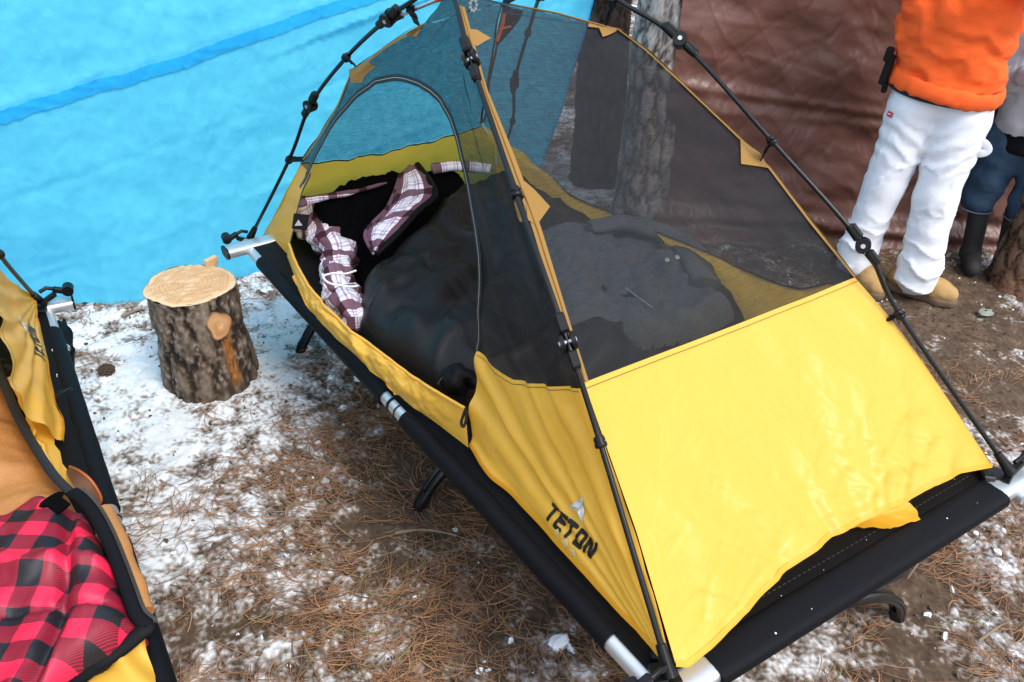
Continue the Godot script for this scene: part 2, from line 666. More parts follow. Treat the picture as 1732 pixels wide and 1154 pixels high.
func bark(foot: Vector3, top: Vector3, r0: float, r1: float, seed_: int, cols: Array, rows: int, sides: int, stretch: float, deep: float, flare := 0.0, grain := 1.0) -> MB:
	var cell := noise(seed_, 9.0 * grain, 1, FastNoiseLite.TYPE_CELLULAR)
	cell.cellular_return_type = FastNoiseLite.RETURN_DISTANCE2_SUB
	var fine := noise(seed_ + 1, 22.0 * grain, 3)
	var big := noise(seed_ + 2, 3.0, 2)
	var p := PackedVector3Array()
	var uv := PackedVector2Array()
	var c := PackedColorArray()
	var ax := top - foot
	for r in rows + 1:
		# rings lie close together low down, where the trunk is seen
		var f := float(r) / rows
		var w := f if ax.length() < 1.0 else pow(f, 1.7)
		var ce := foot + ax * w
		var rad := lerpf(r0, r1, w) * (1.0 + flare * exp(-w * ax.length() / 0.12))
		for k in sides + 1:
			var an := TAU * (k % sides) / sides
			var o := Vector3(cos(an), 0, sin(an))
			var s := Vector3(o.x * rad, ce.y * stretch, o.z * rad)
			var wob := Vector3(fine.get_noise_3dv(s * 0.6), 0, fine.get_noise_3dv(s * 0.6 + Vector3(7, 3, 1))) * 0.02
			var d := clampf((cell.get_noise_3dv(s + wob) + 1.0) * 2.2, 0.0, 1.0)   # 0 in the cracks between the plates
			var fn := fine.get_noise_3dv(Vector3(s.x, s.y * 1.6, s.z) * 1.7)
			var bg := big.get_noise_3dv(s)
			var l := rad + deep * (d - 0.7) + fn * deep * 0.45 + bg * rad * 0.06
			p.append(ce + o * l)
			uv.append(Vector2(an * r0, ce.y))
			var col: Color = cols[0]
			col = col.lerp(cols[1], clampf(d * 1.1 + fn * 0.9 - 0.05, 0.0, 1.0))
			col = col.lerp(cols[2], clampf(bg * 1.8 + fn * 1.6 - 0.25, 0.0, 0.85))
			if cols.size() > 3: col = col.lerp(cols[3], clampf(fn * 2.4 - 0.55 - bg, 0.0, 0.9))
			c.append(col)
	var mb := MB.new()
	mb.grid(p, rows + 1, sides + 1, uv, true, c, true)
	return mb

func tree(label: String, foot: Vector3, lean: Vector3, r: float, seed_: int, cols: Array, stubs: Array) -> void:
	var t := thing("pine_tree", label, "tree", foot)
	part("trunk", bark(Vector3(0, -0.05, 0), Vector3(0, 5.5, 0) + lean, r, r * 0.72, seed_, cols, 300, 110, 0.42, 0.011, 0.25, 1.8), M.bark, t)
	for s in stubs:
		var a = Vector3(0, s[0], 0) + lean * s[0] / 5.5
		var d := Vector3(cos(s[1]), 0.25, sin(s[1]))
		var mb := MB.new()
		mb.tube(PackedVector3Array([a + d * r * 0.7, a + d * (r + s[2] * 0.5) + Vector3(0, 0.01, 0), a + d * (r + s[2])]), [0.011, 0.009, 0.004], 7)
		part("branch_stub", mb, M.twig, t)
	# the crown stands far above the picture: a few whorls of limbs with needle sprays
	var cr := MB.new()
	rng.seed = seed_
	for k in 26:
		var y := 3.2 + k * 0.11
		var an := k * 2.4 + rng.randf()
		var len_ := 1.3 * (1.0 - (y - 3.0) / 4.2) + 0.2
		var d := Vector3(cos(an), rng.randf_range(-0.1, 0.25), sin(an))
		var a := Vector3(0, y, 0) + lean * y / 5.5
		cr.tube(PackedVector3Array([a, a + d * len_]), [0.014, 0.004], 5)
		for j in 16:
			var q := a + d * len_ * rng.randf_range(0.35, 1.0)
			for e in 5:
				var s := (d + Vector3(rng.randf_range(-1, 1), rng.randf_range(-0.8, 0.8), rng.randf_range(-1, 1))).normalized() * 0.11
				var w := s.cross(Vector3.UP).normalized() * 0.004
				cr.tri(q - w, q + w, q + s)
	part("crown", cr, M.needle_green, t)

func tarp_z(x: float, y: float) -> float:
	var z := -1.6
	var foot := 0.0
	var ks := [[-3.4, -1.72], [-1.9, -1.70], [-1.194, -1.668], [-0.897, -1.547], [-0.426, -1.577], [0.2, -1.62], [1.4, -1.66]]
	for k in ks.size() - 1:
		if x <= ks[k + 1][0]:
			foot = lerpf(ks[k][1], ks[k + 1][1], smoothstep(0, 1, clampf((x - ks[k][0]) / (ks[k + 1][0] - ks[k][0]), 0, 1)))
			break
	if foot == 0.0: foot = -1.66
	z = lerpf(foot, z, smoothstep(0.0, 0.5, y))
	var g := gz
	z += g.get_noise_2d(x * 0.7, y * 0.6 + 11.0) * 0.035 + g.get_noise_2d(x * 0.6 + y * 1.2, y * 2.6 - x * 0.6 + 31.0) * 0.008
	z += g.get_noise_2d(x * 5.0 + 5.0, y * 5.0) * 0.001
	# the creases left by folding
	for k in 9:
		var e := x + 3.35 + (y - 0.6) * -0.06 - k * 0.47
		z += 0.009 * exp(-e * e / 0.0002) * (1.0 if k % 2 else -1.0) * (0.6 + g.get_noise_2d(k * 9.0, y * 3.0))
	for k in 5:
		var e := y - 0.218 * x - 0.10 - k * 0.33
		z += 0.006 * exp(-e * e / 0.0002) * (1.0 if k % 2 else -1.0) * (0.6 + g.get_noise_2d(x * 3.0, k * 7.0))
	for c in 3:
		var q := Vector2(x, y).rotated([0.3, -0.9, 1.3][c]) + Vector2(c * 4.0, 0)
		z += pow(clampf(1.0 - absf(g.get_noise_2d(q.x * 1.3, q.y * 5.0)) * 2.6, 0.0, 1.0), 4.0) * 0.0028 * [1.0, -1.0, 0.8][c]
	# the deep fold under the band
	var f := y - 0.218 * x - 0.955 - 0.012 * sin(x * 7.0)
	var on := smoothstep(-0.45, 0.1, x) * smoothstep(1.2, 0.6, x)
	z += on * 0.022 * smoothstep(0.0, 0.012, f) * exp(-maxf(f, 0.0) / 0.10)
	return z

func tarp_blue() -> void:
	var nx := 300
	var ny := 170
	var p := PackedVector3Array()
	var uv := PackedVector2Array()
	for r in ny + 1:
		for k in nx + 1:
			var y := 2.15 * r / ny
			var x := lerpf(-3.3, 1.014 + y * 0.268, float(k) / nx)
			p.append(Vector3(x, y + ground_y(x, -1.6) * (1.0 - float(r) / ny) + 0.004, tarp_z(x, y)))
			uv.append(Vector2(x, y))
	var mb := MB.new()
	mb.grid(p, ny + 1, nx + 1, uv)
	var o := thing("tarpaulin", "large bright blue plastic tarpaulin hung as a wall with a darker stripe", "tarp")
	part("sheet", mb, M.tarp_blue, o)
	var p2 := PackedVector3Array()
	var uv2 := PackedVector2Array()
	for k in nx + 1:
		for e in 7:
			var x := lerpf(-3.3, 1.25, float(k) / nx)
			var y := 1.058 + 0.218 * x - 0.012 * exp(-(x + 0.6) * (x + 0.6) / 0.3) + (e - 3) * 0.0075
			p2.append(Vector3(x, y + ground_y(x, -1.6) * (1.0 - y / 2.15) + 0.004, tarp_z(x, y) + 0.007))
			uv2.append(Vector2(x, y))
	var sb := MB.new()
	sb.grid(p2, nx + 1, 7, uv2)
	part("stripe", sb, M.tarp_stripe, o)
	var hem := MB.new()
	var hp := PackedVector3Array()
	for r in 60:
		var y := 2.15 * r / 59.0
		hp.append(Vector3(1.010 + y * 0.268, y + 0.01, tarp_z(1.01 + y * 0.268, y) + 0.002))
	hem.tube(hp, [0.006], 6, 0.4)
	part("hem", hem, M.tarp_stripe, o)

func tarp_brown() -> void:
	var a := Vector3(1.37, 0, -1.105)
	var d := Vector3(0.82, 0, 0.572)
	var nrm := Vector3(-0.572, 0, 0.82)
	var nx := 260
	var ny := 190
	var p := PackedVector3Array()
	var uv := PackedVector2Array()
	var z := noise(77, 1.0, 3)
	for r in ny + 1:
		for k in nx + 1:
			var s := 1.72 * k / nx
			var y := 2.1 * r / ny
			var o := z.get_noise_2d(s * 0.9, y * 0.8) * 0.08 + z.get_noise_2d(s * 1.6 + y, y * 2.6) * 0.025
			for c in 4:
				var qq := Vector2(s, y).rotated([0.25, -0.5, 0.9, -1.1][c]) + Vector2(c * 5.0, c * 3.0)
				var rg := 1.0 - absf(z.get_noise_2d(qq.x * 0.9, qq.y * 3.4)) * 2.4
				o += pow(clampf(rg, 0.0, 1.0), 4.0) * 0.0035 * [1.0, -0.9, 0.8, -1.0][c]
			for f in [[0.735, -0.10, 1.0], [0.69, -0.085, -0.8], [0.63, -0.06, 0.5]]:
				var e: float = y - f[0] - f[1] * s
				o += 0.009 * f[2] * exp(-e * e / 0.00035) * smoothstep(2.0, 0.8, s)
			# folds that lie on the ground
			var low := smoothstep(0.26, 0.0, y)
			o += low * (0.05 + 0.025 * sin(s * 5.0 + y * 22.0)) + 0.02 * low * sin(y * 60.0 + s * 2.0)
			var q := a + d * s + nrm * o
			p.append(Vector3(q.x, y + ground_y(q.x, q.z) * (1.0 - float(r) / ny) + 0.004, q.z))
			uv.append(Vector2(s, y))
	var mb := MB.new()
	mb.grid(p, ny + 1, nx + 1, uv)
	var o2 := thing("tarpaulin", "dark brown glossy plastic tarpaulin hanging behind the person in white trousers", "tarp")
	part("sheet", mb, M.tarp_brown, o2)

func stump() -> void:
	var t := thing("chopping_block", "sawn log section with rough bark and a pale cut knot, standing on snow", "stump", Vector3(-0.825, 0, -0.93))
	var H := 0.37
	var rim := noise(41, 1.2, 2)
	var sides := 150
	var cols := [Color(0.030, 0.021, 0.016), Color(0.185, 0.142, 0.108), Color(0.17, 0.078, 0.04), Color(0.27, 0.235, 0.205)]
	var b := bark(Vector3(0, -0.02, 0), Vector3(-0.012, H, 0.0), 0.150, 0.143, 43, cols, 120, sides, 0.30, 0.013, 0.10, 1.35)
	# a stripped streak of orange wood below the knot, and a rim that is not quite level
	for k in b.v.size():
		var p := b.v[k]
		var an := wrapf(atan2(p.z, p.x) - 1.40, -PI, PI)
		var st := exp(-pow((an + 0.24 - p.y * 0.35) / 0.13, 2.0)) * smoothstep(0.0, 0.05, p.y) * smoothstep(0.32, 0.25, p.y)
		b.c[k] = b.c[k].lerp(Color(0.36, 0.15, 0.045) * (0.75 + 0.5 * rim.get_noise_2d(an * 90.0, p.y * 6.0)), clampf(st * 1.3, 0.0, 0.92))
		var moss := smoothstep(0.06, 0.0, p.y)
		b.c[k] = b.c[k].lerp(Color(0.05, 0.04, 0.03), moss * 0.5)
	part("bark", b, M.bark, t)
	# the sawn face: rings, paler at the rim, with saw marks
	var f := MB.new()
	var p := PackedVector3Array()
	var uv := PackedVector2Array()
	var c := PackedColorArray()
	var wob := noise(47, 14.0, 3)
	for r in 46:
		for k in sides + 1:
			var an := TAU * (k % sides) / sides
			var edge := 0.144 + wob.get_noise_2d(cos(an) * 0.06, sin(an) * 0.06) * 0.012
			var w := r / 45.0
			var q := Vector3(cos(an), 0, sin(an)) * edge * w
			var y := H + 0.004 - 0.006 * pow(w, 8.0) + wob.get_noise_2d(q.x * 2.0 + q.z * 2.0, 3.0) * 0.003 + wob.get_noise_2d(q.x * 7.0, q.z * 1.2) * 0.0012
			p.append(q + Vector3(-0.012, y, 0))
			uv.append(Vector2(q.x, q.z))
			var ring := 0.5 + 0.5 * sin(w * 74.0 + wob.get_noise_2d(q.x, q.z) * 5.0)
			var col := Color(0.46, 0.255, 0.115).lerp(Color(0.56, 0.345, 0.17), ring * 0.9 + wob.get_noise_2d(q.x * 1.0, q.z * 1.0) * 0.5)
			col = col.lerp(Color(0.62, 0.44, 0.26), smoothstep(0.82, 0.97, w))
			col = col.lerp(Color(0.64, 0.47, 0.30), clampf(wob.get_noise_2d(q.x * 0.9 + 4.0, q.z * 2.2) * 2.0 - 0.2, 0.0, 0.6))
			col = col.lerp(Color(0.10, 0.055, 0.03), smoothstep(0.975, 1.0, w))
			c.append(col)
	f.grid(p, 46, sides + 1, uv, true, c, true)
	part("sawn_face", f, M.wood, t)
	# the splinter left standing at the back edge
	var s := MB.new()
	s.box(Transform3D(Basis(Vector3.UP, 0.5), Vector3(0.088, H + 0.012, -0.098)), Vector3(0.05, 0.035, 0.018), 0.003)
	part("splinter", s, M.wood_plain, t, "pale splinter left standing at the back edge of the cut")
	# the cut branch
	var dir := Vector3(cos(1.40), 0.22, sin(1.40)).normalized()
	var kx := aim(Vector3(cos(1.40) * 0.108, 0.268, sin(1.40) * 0.108), dir)
	var kb := MB.new()
	var kp := PackedVector3Array()
	var ku := PackedVector2Array()
	var kc := PackedColorArray()
	for r in 9:
		for k in 29:
			var an := TAU * (k % 28) / 28
			var rr: float = [0.0, 0.3, 0.6, 0.85, 0.97, 1.0, 1.07, 1.13, 1.3][r]
			var dz: float = [0.052, 0.053, 0.052, 0.052, 0.051, 0.046, 0.03, 0.012, -0.012][r]
			var e := 1.0 + 0.10 * sin(an * 3.0 + 1.0) + 0.06 * sin(an * 5.0)
			kp.append(kx * Vector3(cos(an) * 0.040 * rr * e, sin(an) * 0.045 * rr * e, dz))
			ku.append(Vector2(rr, an))
			kc.append(Color(0.50, 0.285, 0.13).lerp(Color(0.40, 0.19, 0.07), 0.5 + 0.5 * sin(rr * 16.0 + an)) if r < 4 else (Color(0.30, 0.15, 0.06) if r < 6 else Color(0.10, 0.075, 0.055)))
	kb.grid(kp, 9, 29, ku, true, kc, true)
	part("cut_knot", kb, M.wood, t)

# ---------------------------------------------------------------- cot
func oval_bar(a: Vector3, b: Vector3, w: float, h: float, mb: MB = null) -> MB:
	if mb == null: mb = MB.new()
	# a flat oval profile with fine ribs along it
	var d := (b - a).normalized()
	var side := Vector3.UP.cross(d).normalized()
	var up := d.cross(side)
	var p := PackedVector3Array()
	var uv := PackedVector2Array()
	for r in 2:
		for k in 41:
			var an := TAU * (k % 40) / 40
			var rb := 1.0 - (0.045 if k % 2 == 0 and absf(cos(an)) < 0.8 else 0.0)
			var q := side * signf(cos(an)) * pow(absf(cos(an)), 0.55) * w / 2 + up * signf(sin(an)) * pow(absf(sin(an)), 0.75) * h / 2 * rb
			p.append((a if r == 0 else b) + q)
			uv.append(Vector2(k * 0.004, r * a.distance_to(b)))
	mb.grid(p, 2, 41, uv, true, PackedColorArray(), true)
	for e in 2:
		for k in 40:
			var c := a if e == 0 else b
			if e == 0: mb.tri(c, p[k], p[k + 1])
			else: mb.tri(c, p[41 + k + 1], p[41 + k])
	return mb

const RA := Vector3(-0.541, 0.435, 1.10)     # rail ends: foot and head on the door side, then on the far side
const RC := Vector3(-0.607, 0.418, -0.985)
const RB := Vector3(0.545, 0.435, 1.10)
const RD := Vector3(0.53, 0.43, -1.08)

func camp_cot() -> Node3D:
	var o := thing("camp_cot", "wide black folding camp cot with aluminium rails under the yellow tent, beside the log", "cot", Vector3.ZERO, 0.0, "camp cots with tents")
	var z := noise(61, 1.0, 3)
	# the bed: black cloth between the rails, slack in the middle
	var p := PackedVector3Array()
	var uv := PackedVector2Array()
	for r in 61:
		for k in 41:
			var f := r / 60.0
			var s := k / 40.0
			var a := RA.lerp(RC, f)
			var b := RB.lerp(RD, f)
			var q := a.lerp(b, s) + Vector3.UP * (0.022 - sin(s * PI) * 0.035 * sin(f * PI) + z.get_noise_2d(s * 9.0, f * 18.0) * 0.004)
			p.append(q)
			uv.append(Vector2(s, f * 2.0))
	var bed := MB.new()
	bed.grid(p, 61, 41, uv)
	part("bed_cloth", bed, M.black_cloth, o)
	for s in 2:
		var a := RA if s == 0 else RB
		var b := RC if s == 0 else RD
		var rail := MB.new()
		rail.tube(PackedVector3Array([a + (a - b).normalized() * 0.03, b + (b - a).normalized() * 0.05]), [0.0205], 20)
		var ro := part("side_rail", rail, M.alu, o)
		for seg in [[0.075, 0.462], [0.515, 0.945]]:
			var path := PackedVector3Array()
			for k in 24:
				var w: float = lerpf(seg[0], seg[1], k / 23.0)
				path.append(a.lerp(b, w) + Vector3(0, z.get_noise_2d(w * 40.0, s * 9.0) * 0.0025, 0))
			var sl := MB.new()
			sl.tube(path, [0.0255], 18, 1.0, Vector3.UP, 0.0015, z)
			part("rail_sleeve", sl, M.black_cloth, o)
		for w in [0.478, 0.494]:
			var j := MB.new()
			var c := a.lerp(b, w)
			j.tube(PackedVector3Array([c, c + (b - a).normalized() * (0.004 if w < 0.49 else 0.009)]), [0.0225], 20)
			part("joint_ring", j, M.black_plastic, ro)
		for w in [0.468, 0.505]:
			var c := a.lerp(b, w) + Vector3(0.032 if s == 0 else -0.032, 0.018, 0)
			var rv := MB.new()
			rv.tube(PackedVector3Array([c, c + Vector3(0, 0.006, 0)]), [0.006, 0.004], 8)
			part("rivet", rv, M.steel, ro)
		var br := MB.new()
		br.box(aim(a.lerp(b, 0.488) + Vector3(0.035 if s == 0 else -0.035, 0.004, 0), b - a), Vector3(0.022, 0.022, 0.15), 0.003)
		part("hinge_bracket", br, M.black_plastic, ro)
	# end bars, flat and ribbed, in black sleeves
	var ends := [[RA + Vector3(-0.075, 0.012, -0.012), RB + Vector3(0.14, 0.012, -0.012), 0.136, 0.837], [RC + Vector3(-0.085, 0.012, 0.005), RD + Vector3(0.075, 0.012, 0.0), 0.14, 0.87]]
	for e in 2:
		var a: Vector3 = ends[e][0]
		var b: Vector3 = ends[e][1]
		var bo := part("end_bar", oval_bar(a, b, 0.062, 0.036), M.alu, o)
		for c in [[a, a + (a - b).normalized() * 0.006], [b, b + (b - a).normalized() * 0.006]]:
			part("end_cap", oval_bar(c[0], c[1], 0.066, 0.04), M.black_plastic, bo)
		var sl := oval_bar(a.lerp(b, ends[e][2]), a.lerp(b, ends[e][3]), 0.080, 0.041)
		part("bar_sleeve", sl, M.black_cloth, o)
		# the stitched seam beside the sleeve
		var dirz := -1.0 if e == 0 else 1.0
		var st := MB.new()
		for k in 60:
			var c := a.lerp(b, lerpf(ends[e][2] + 0.01, ends[e][3] - 0.01, k / 59.0)) + Vector3(0, -0.002 - 0.034 * sin(k / 59.0 * PI) * 0.12 + 0.012, dirz * 0.062)
			st.box(Transform3D(Basis(), c), Vector3(0.008, 0.0014, 0.0014), 0.0003)
		part("stitching", st, M.thread_grey, bo)
	# crossed legs in three places, each a bent steel strip with a foot
	for lz in [1.0, 0.06, -0.9]:
		for s in [-1.0, 1.0]:
			var f: float = (1.1 - lz) / 2.1
			var top := (RA if s > 0 else RB).lerp(RC if s > 0 else RD, f)
			var x0: float = top.x
			var x1: float = 0.49 * s if lz < 0.9 else (0.40 if s > 0 else -0.47)
			var zo: float = lz + 0.028 * s
			var path := cat3(PackedVector3Array([Vector3(x0 * 0.97, 0.415, zo), Vector3(x0 * 0.86, 0.36, zo), Vector3(x0 * 0.45, 0.315, zo), Vector3(0, 0.275, zo), Vector3(x1 * 0.5, 0.20, zo), Vector3(x1 * 0.84, 0.105, zo), Vector3(x1 * 0.97, 0.03, zo), Vector3(x1, -0.004, zo)]), 6)
			var leg := MB.new()
			for off in [-0.011, 0.011]:
				var q := PackedVector3Array()
				for w in path: q.append(w + Vector3(0, 0, off))
				leg.tube(q, [0.0105], 8, 1.3)
			var lo := part("leg", leg, M.black_steel, o)
			var foot := MB.new()
			foot.tube(PackedVector3Array([Vector3(x1 * 0.95, 0.045, zo), Vector3(x1 * 0.985, 0.02, zo), Vector3(x1 * 1.01, -0.012, zo)]), [0.016, 0.019, 0.020], 12)
			part("foot", foot, M.black_plastic, lo)
		var pv := MB.new()
		pv.tube(PackedVector3Array([Vector3(0, 0.275, lz - 0.06), Vector3(0, 0.275, lz + 0.06)]), [0.014], 12)
		part("pivot", pv, M.steel, o)
		# the stamped plate and spring bars that brace each pair
		var pl := MB.new()
		pl.box(Transform3D(Basis(Vector3.BACK, -0.22), Vector3(0.10, 0.322, lz + 0.065)), Vector3(0.34, 0.035, 0.004), 0.001)
		pl.box(Transform3D(Basis(Vector3.BACK, 0.22), Vector3(-0.12, 0.322, lz + 0.052)), Vector3(0.34, 0.035, 0.004), 0.001)
		part("brace_plate", pl, M.black_steel, o)
	return o

# ---------------------------------------------------------------- tent
var LW := Wall.new()
var FW := Wall.new()
var RW := Wall.new()
var HW := Wall.new()

func pole(t: Node3D, pts: PackedVector3Array, low: float) -> Node3D:
	var mb := MB.new()
	mb.tube(cat3(pts, 6), [0.0058], 10)
	var o := part("pole", mb, M.pole, t)
	# ends fit into sockets, rings slide, joints fold
	var s := MB.new()
	var d := (pts[1] - pts[0]).normalized()
	s.tube(PackedVector3Array([pts[0] - d * 0.008, pts[0] + d * 0.012, pts[0] + d * 0.05]), [0.014, 0.012, 0.0095], 12)
	part("pole_end", s, M.black_plastic, o)
	for k in [1, 3]:
		var c := pts[k]
		var e := (pts[k + 1] - pts[k - 1]).normalized()
		var r := MB.new()
		r.tube(PackedVector3Array([c - e * 0.011, c - e * 0.009, c - e * 0.002, c, c + e * 0.003, c + e * 0.011]), [0.0095, 0.012, 0.012, 0.010, 0.0115, 0.0095], 12)
		part("ring", r, M.black_plastic, o)
	for k in [2, 4]:
		var c := pts[k]
		var e := (pts[k + 1] - pts[k - 1]).normalized()
		var out := Vector3(c.x + 0.15, 0.25, c.z).normalized()
		var xf := aim(c, e, out)
		var j := MB.new()
		j.tube(PackedVector3Array([xf * Vector3(0, 0, -0.055), xf * Vector3(0, 0, -0.05), xf * Vector3(0, 0, -0.02)]), [0.0085, 0.010, 0.011], 10)
		j.tube(PackedVector3Array([xf * Vector3(0, 0, 0.018), xf * Vector3(0, 0, 0.052), xf * Vector3(0, 0, 0.057)]), [0.011, 0.0105, 0.0085], 10)
		j.box(xf * Transform3D(Basis(), Vector3(0, 0.004, 0.036)), Vector3(0.020, 0.020, 0.038), 0.004)
		j.box(xf * Transform3D(Basis(), Vector3(0, 0.002, -0.036)), Vector3(0.019, 0.020, 0.036), 0.004)
		for q in [-0.011, 0.011]:
			j.tube(PackedVector3Array([xf * Vector3(q - 0.004, 0, 0), xf * Vector3(q + 0.004, 0, 0)]), [0.0175], 18)
		for q in 5:
			var an := -0.9 + q * 0.35
			j.box(xf * Transform3D(Basis(Vector3.RIGHT, an), Vector3(0, -cos(an) * 0.016, sin(an) * 0.016 - 0.002)), Vector3(0.026, 0.007, 0.0035), 0.001)
		var jo := part("joint", j, M.black_plastic, o)
		var bo := MB.new()
		bo.tube(PackedVector3Array([xf * Vector3(-0.0175, 0, 0), xf * Vector3(0.0175, 0, 0)]), [0.0055], 10)
		part("bolt", bo, M.steel, jo)
	# the clip on the cot corner with its hook
	var c := MB.new()
	var sx := signf(pts[0].x)
	var sz := signf(pts[0].z)
	var b := pts[0]
	c.box(Transform3D(Basis(Vector3.UP, 0.3 * sx * sz), b + Vector3(-sx * 0.006, -0.028, -sz * 0.012)), Vector3(0.05, 0.02, 0.055), 0.004)
	c.box(Transform3D(Basis(Vector3.BACK, 0.5 * sx), b + Vector3(sx * 0.028, -0.006, 0)), Vector3(0.05, 0.014, 0.018), 0.003)
	c.box(Transform3D(Basis(Vector3.BACK, -0.4 * sx), b + Vector3(sx * 0.066, 0.012, 0)), Vector3(0.045, 0.016, 0.018), 0.003)
	c.tube(PackedVector3Array([b + Vector3(sx * 0.082, 0.012, -0.016), b + Vector3(sx * 0.086, 0.012, 0.016)]), [0.016], 12)
	c.tube(PackedVector3Array([b + Vector3(sx * 0.01, 0.02, 0), b + Vector3(sx * 0.03, 0.028, 0.002), b + Vector3(sx * 0.05, 0.02, 0.002)]), [0.006], 8)
	c.box(Transform3D(Basis(Vector3.UP, -0.7 * sx * sz), b + Vector3(-sx * 0.03, -0.02, -sz * 0.035)), Vector3(0.03, 0.022, 0.06), 0.004)
	part("corner_clip", c, M.black_plastic, t)
	return o

# a black webbing tab from a cloth corner to a pole, with its hook
func tab(t: Node3D, a: Vector3, b: Vector3, w := 0.022) -> MeshInstance3D:
	var mb := MB.new()
	var d := (b - a).normalized()
	var e := a + d * maxf(a.distance_to(b) - 0.014, 0.01)
	var xf := aim((a + e) / 2, d, Vector3(0.3, 0.2, 1.0))
	mb.box(xf, Vector3(w, 0.003, a.distance_to(e)), 0.001)
	mb.box(aim(e - d * 0.008, d, Vector3(0.3, 0.2, 1.0)), Vector3(w * 1.1, 0.007, 0.02), 0.002)
	mb.tube(PackedVector3Array([b - Vector3(0, 0.008, 0), b + Vector3(0, 0.008, 0)]), [0.0105], 10)
	return part("pole_tab", mb, M.black_cloth, t)

func cot_tent() -> Node3D:
	var t := thing("cot_tent", "yellow and black mesh pop-up tent standing on the camp cot, its door unzipped", "tent", Vector3.ZERO, 0.0, "tents on cots")
	var FLs := Seam.new(v3([-0.518, 0.499, 1.072, -0.483, 0.649, 0.896, -0.47, 0.774, 0.758, -0.468, 0.849, 0.688, -0.46, 0.926, 0.611, -0.416, 1.053, 0.428, -0.397, 1.15, 0.296, -0.38, 1.249, 0.154, -0.362, 1.309, 0.077, -0.339, 1.378, -0.013]), 3)
	var FRs := Seam.new(v3([0.516, 0.486, 1.044, 0.491, 0.552, 0.977, 0.441, 0.686, 0.838, 0.404, 0.772, 0.738, 0.371, 0.837, 0.649, 0.326, 0.937, 0.524, 0.282, 1.042, 0.403, 0.252, 1.094, 0.321, 0.191, 1.194, 0.155, 0.153, 1.253, 0.053, 0.124, 1.288, -0.027]), 4)
	var HLs := Seam.new(v3([-0.537, 0.351, -1.141, -0.506, 0.578, -0.949, -0.475, 0.785, -0.758, -0.455, 0.9, -0.637, -0.435, 1.039, -0.509, -0.422, 1.145, -0.433, -0.409, 1.189, -0.353, -0.396, 1.24, -0.272, -0.383, 1.284, -0.19, -0.371, 1.324, -0.12]), 2)
	var HRs := Seam.new(v3([0.43, 0.475, -1.05, 0.39, 0.63, -1, 0.2, 0.8, -0.794, 0.137, 0.97, -0.658, 0.109, 1.14, -0.575, 0.074, 1.27, -0.487]), 2)
	var nz := noise(91, 0.035, 3)
	for w in [[LW, HLs, FLs, 0], [FW, FLs, FRs, 1], [RW, FRs, HRs, 2], [HW, HRs, HLs, 2]]:
		w[0].a = w[1]
		w[0].b = w[2]
		w[0].kind = w[3]
		w[0].nz = nz
	# door wall: mesh round the open door
	var arch := v2([0.694, 0.326, 0.712, 0.483, 0.718, 0.57, 0.709, 0.669, 0.692, 0.746, 0.649, 0.786, 0.583, 0.817, 0.483, 0.833, 0.365, 0.834, 0.255, 0.825, 0.193, 0.805, 0.127, 0.771, 0.073, 0.74, 0.036, 0.692, 0.024, 0.631, 0.027, 0.563, 0.04, 0.485, 0.045, 0.402])
	var outer := v2([0.702, 0.326, 0.789, 0.335, 0.884, 0.407, 0.975, 0.474])
	outer.append_array(PackedVector2Array([Vector2(1, 0.56), Vector2(1, 0.64), Vector2(1, 0.74), Vector2(1, 0.84), Vector2(1, 0.93), Vector2(0.85, 1.0), Vector2(0.5, 1.0), Vector2(0.12, 1.0), Vector2(0, 0.93), Vector2(0, 0.85), Vector2(0, 0.74), Vector2(0, 0.66), Vector2(0, 0.57), Vector2(0, 0.49)]))
	away.append(part("mesh_wall", patch(LW, arch, outer, 5, 26, 0.0, true, false), M.mesh, t).name)
	away.append(part("door_zip", ribbon(LW, arch, 4, 0.017, 0.002), M.zip, t).name)
	var sw := ribbon(LW, arch, 4, 0.0016, 0.0032)
	away.append(part("zip_stitching", sw, M.thread, t).name)
	# door wall: yellow skirt by the foot corner
	var ha := v2([0.694, 0.326, 0.683, 0.21, 0.68, 0.129, 0.684, 0.042, 0.726, 0.018, 0.773, 0.018, 0.859, 0.009, 0.925, -0.005, 0.993, -0.006])
	var hb := v2([0.694, 0.326, 0.739, 0.327, 0.789, 0.335, 0.884, 0.407, 0.992, 0.485])
	hb.append_array(PackedVector2Array([Vector2(1.0, 0.38), Vector2(1.0, 0.26), Vector2(1.0, 0.13), Vector2(1.0, 0.0)]))
	var side := part("side_skirt", patch(LW, ha, hb, 12, 46, 0.002, false, false), M.yellow, t)
	part("skirt_hem", ribbon(LW, v2([0.684, 0.042, 0.726, 0.018, 0.773, 0.018, 0.859, 0.009, 0.925, -0.005, 0.993, -0.006]), 8, 0.012, 0.0035), M.yellow_hem, side)
	part("seam_stitching", ribbon(LW, v2([0.696, 0.316, 0.738, 0.314, 0.788, 0.324, 0.881, 0.398, 0.988, 0.476]), 6, 0.0016, 0.0045, false), M.thread_dark, side)
	# lettering and the peak mark printed on the skirt
	lettering(side)
	# door wall: the door's slack lower flap along the rail
	var top := v3([-0.545, 0.53, -0.745, -0.571, 0.535, -0.622, -0.592, 0.54, -0.492, -0.598, 0.54, -0.394, -0.6, 0.54, -0.291, -0.587, 0.54, -0.138, -0.564, 0.54, -0.004, -0.551, 0.545, 0.107, -0.542, 0.555, 0.186, -0.53, 0.565, 0.267, -0.518, 0.575, 0.341])
	var bot := v3([-0.554, 0.485, -0.75, -0.578, 0.475, -0.62, -0.607, 0.472, -0.466, -0.607, 0.472, -0.376, -0.605, 0.472, -0.271, -0.592, 0.472, -0.136, -0.578, 0.472, 0.021, -0.565, 0.472, 0.131, -0.55, 0.472, 0.198, -0.534, 0.472, 0.275, -0.523, 0.478, 0.366])
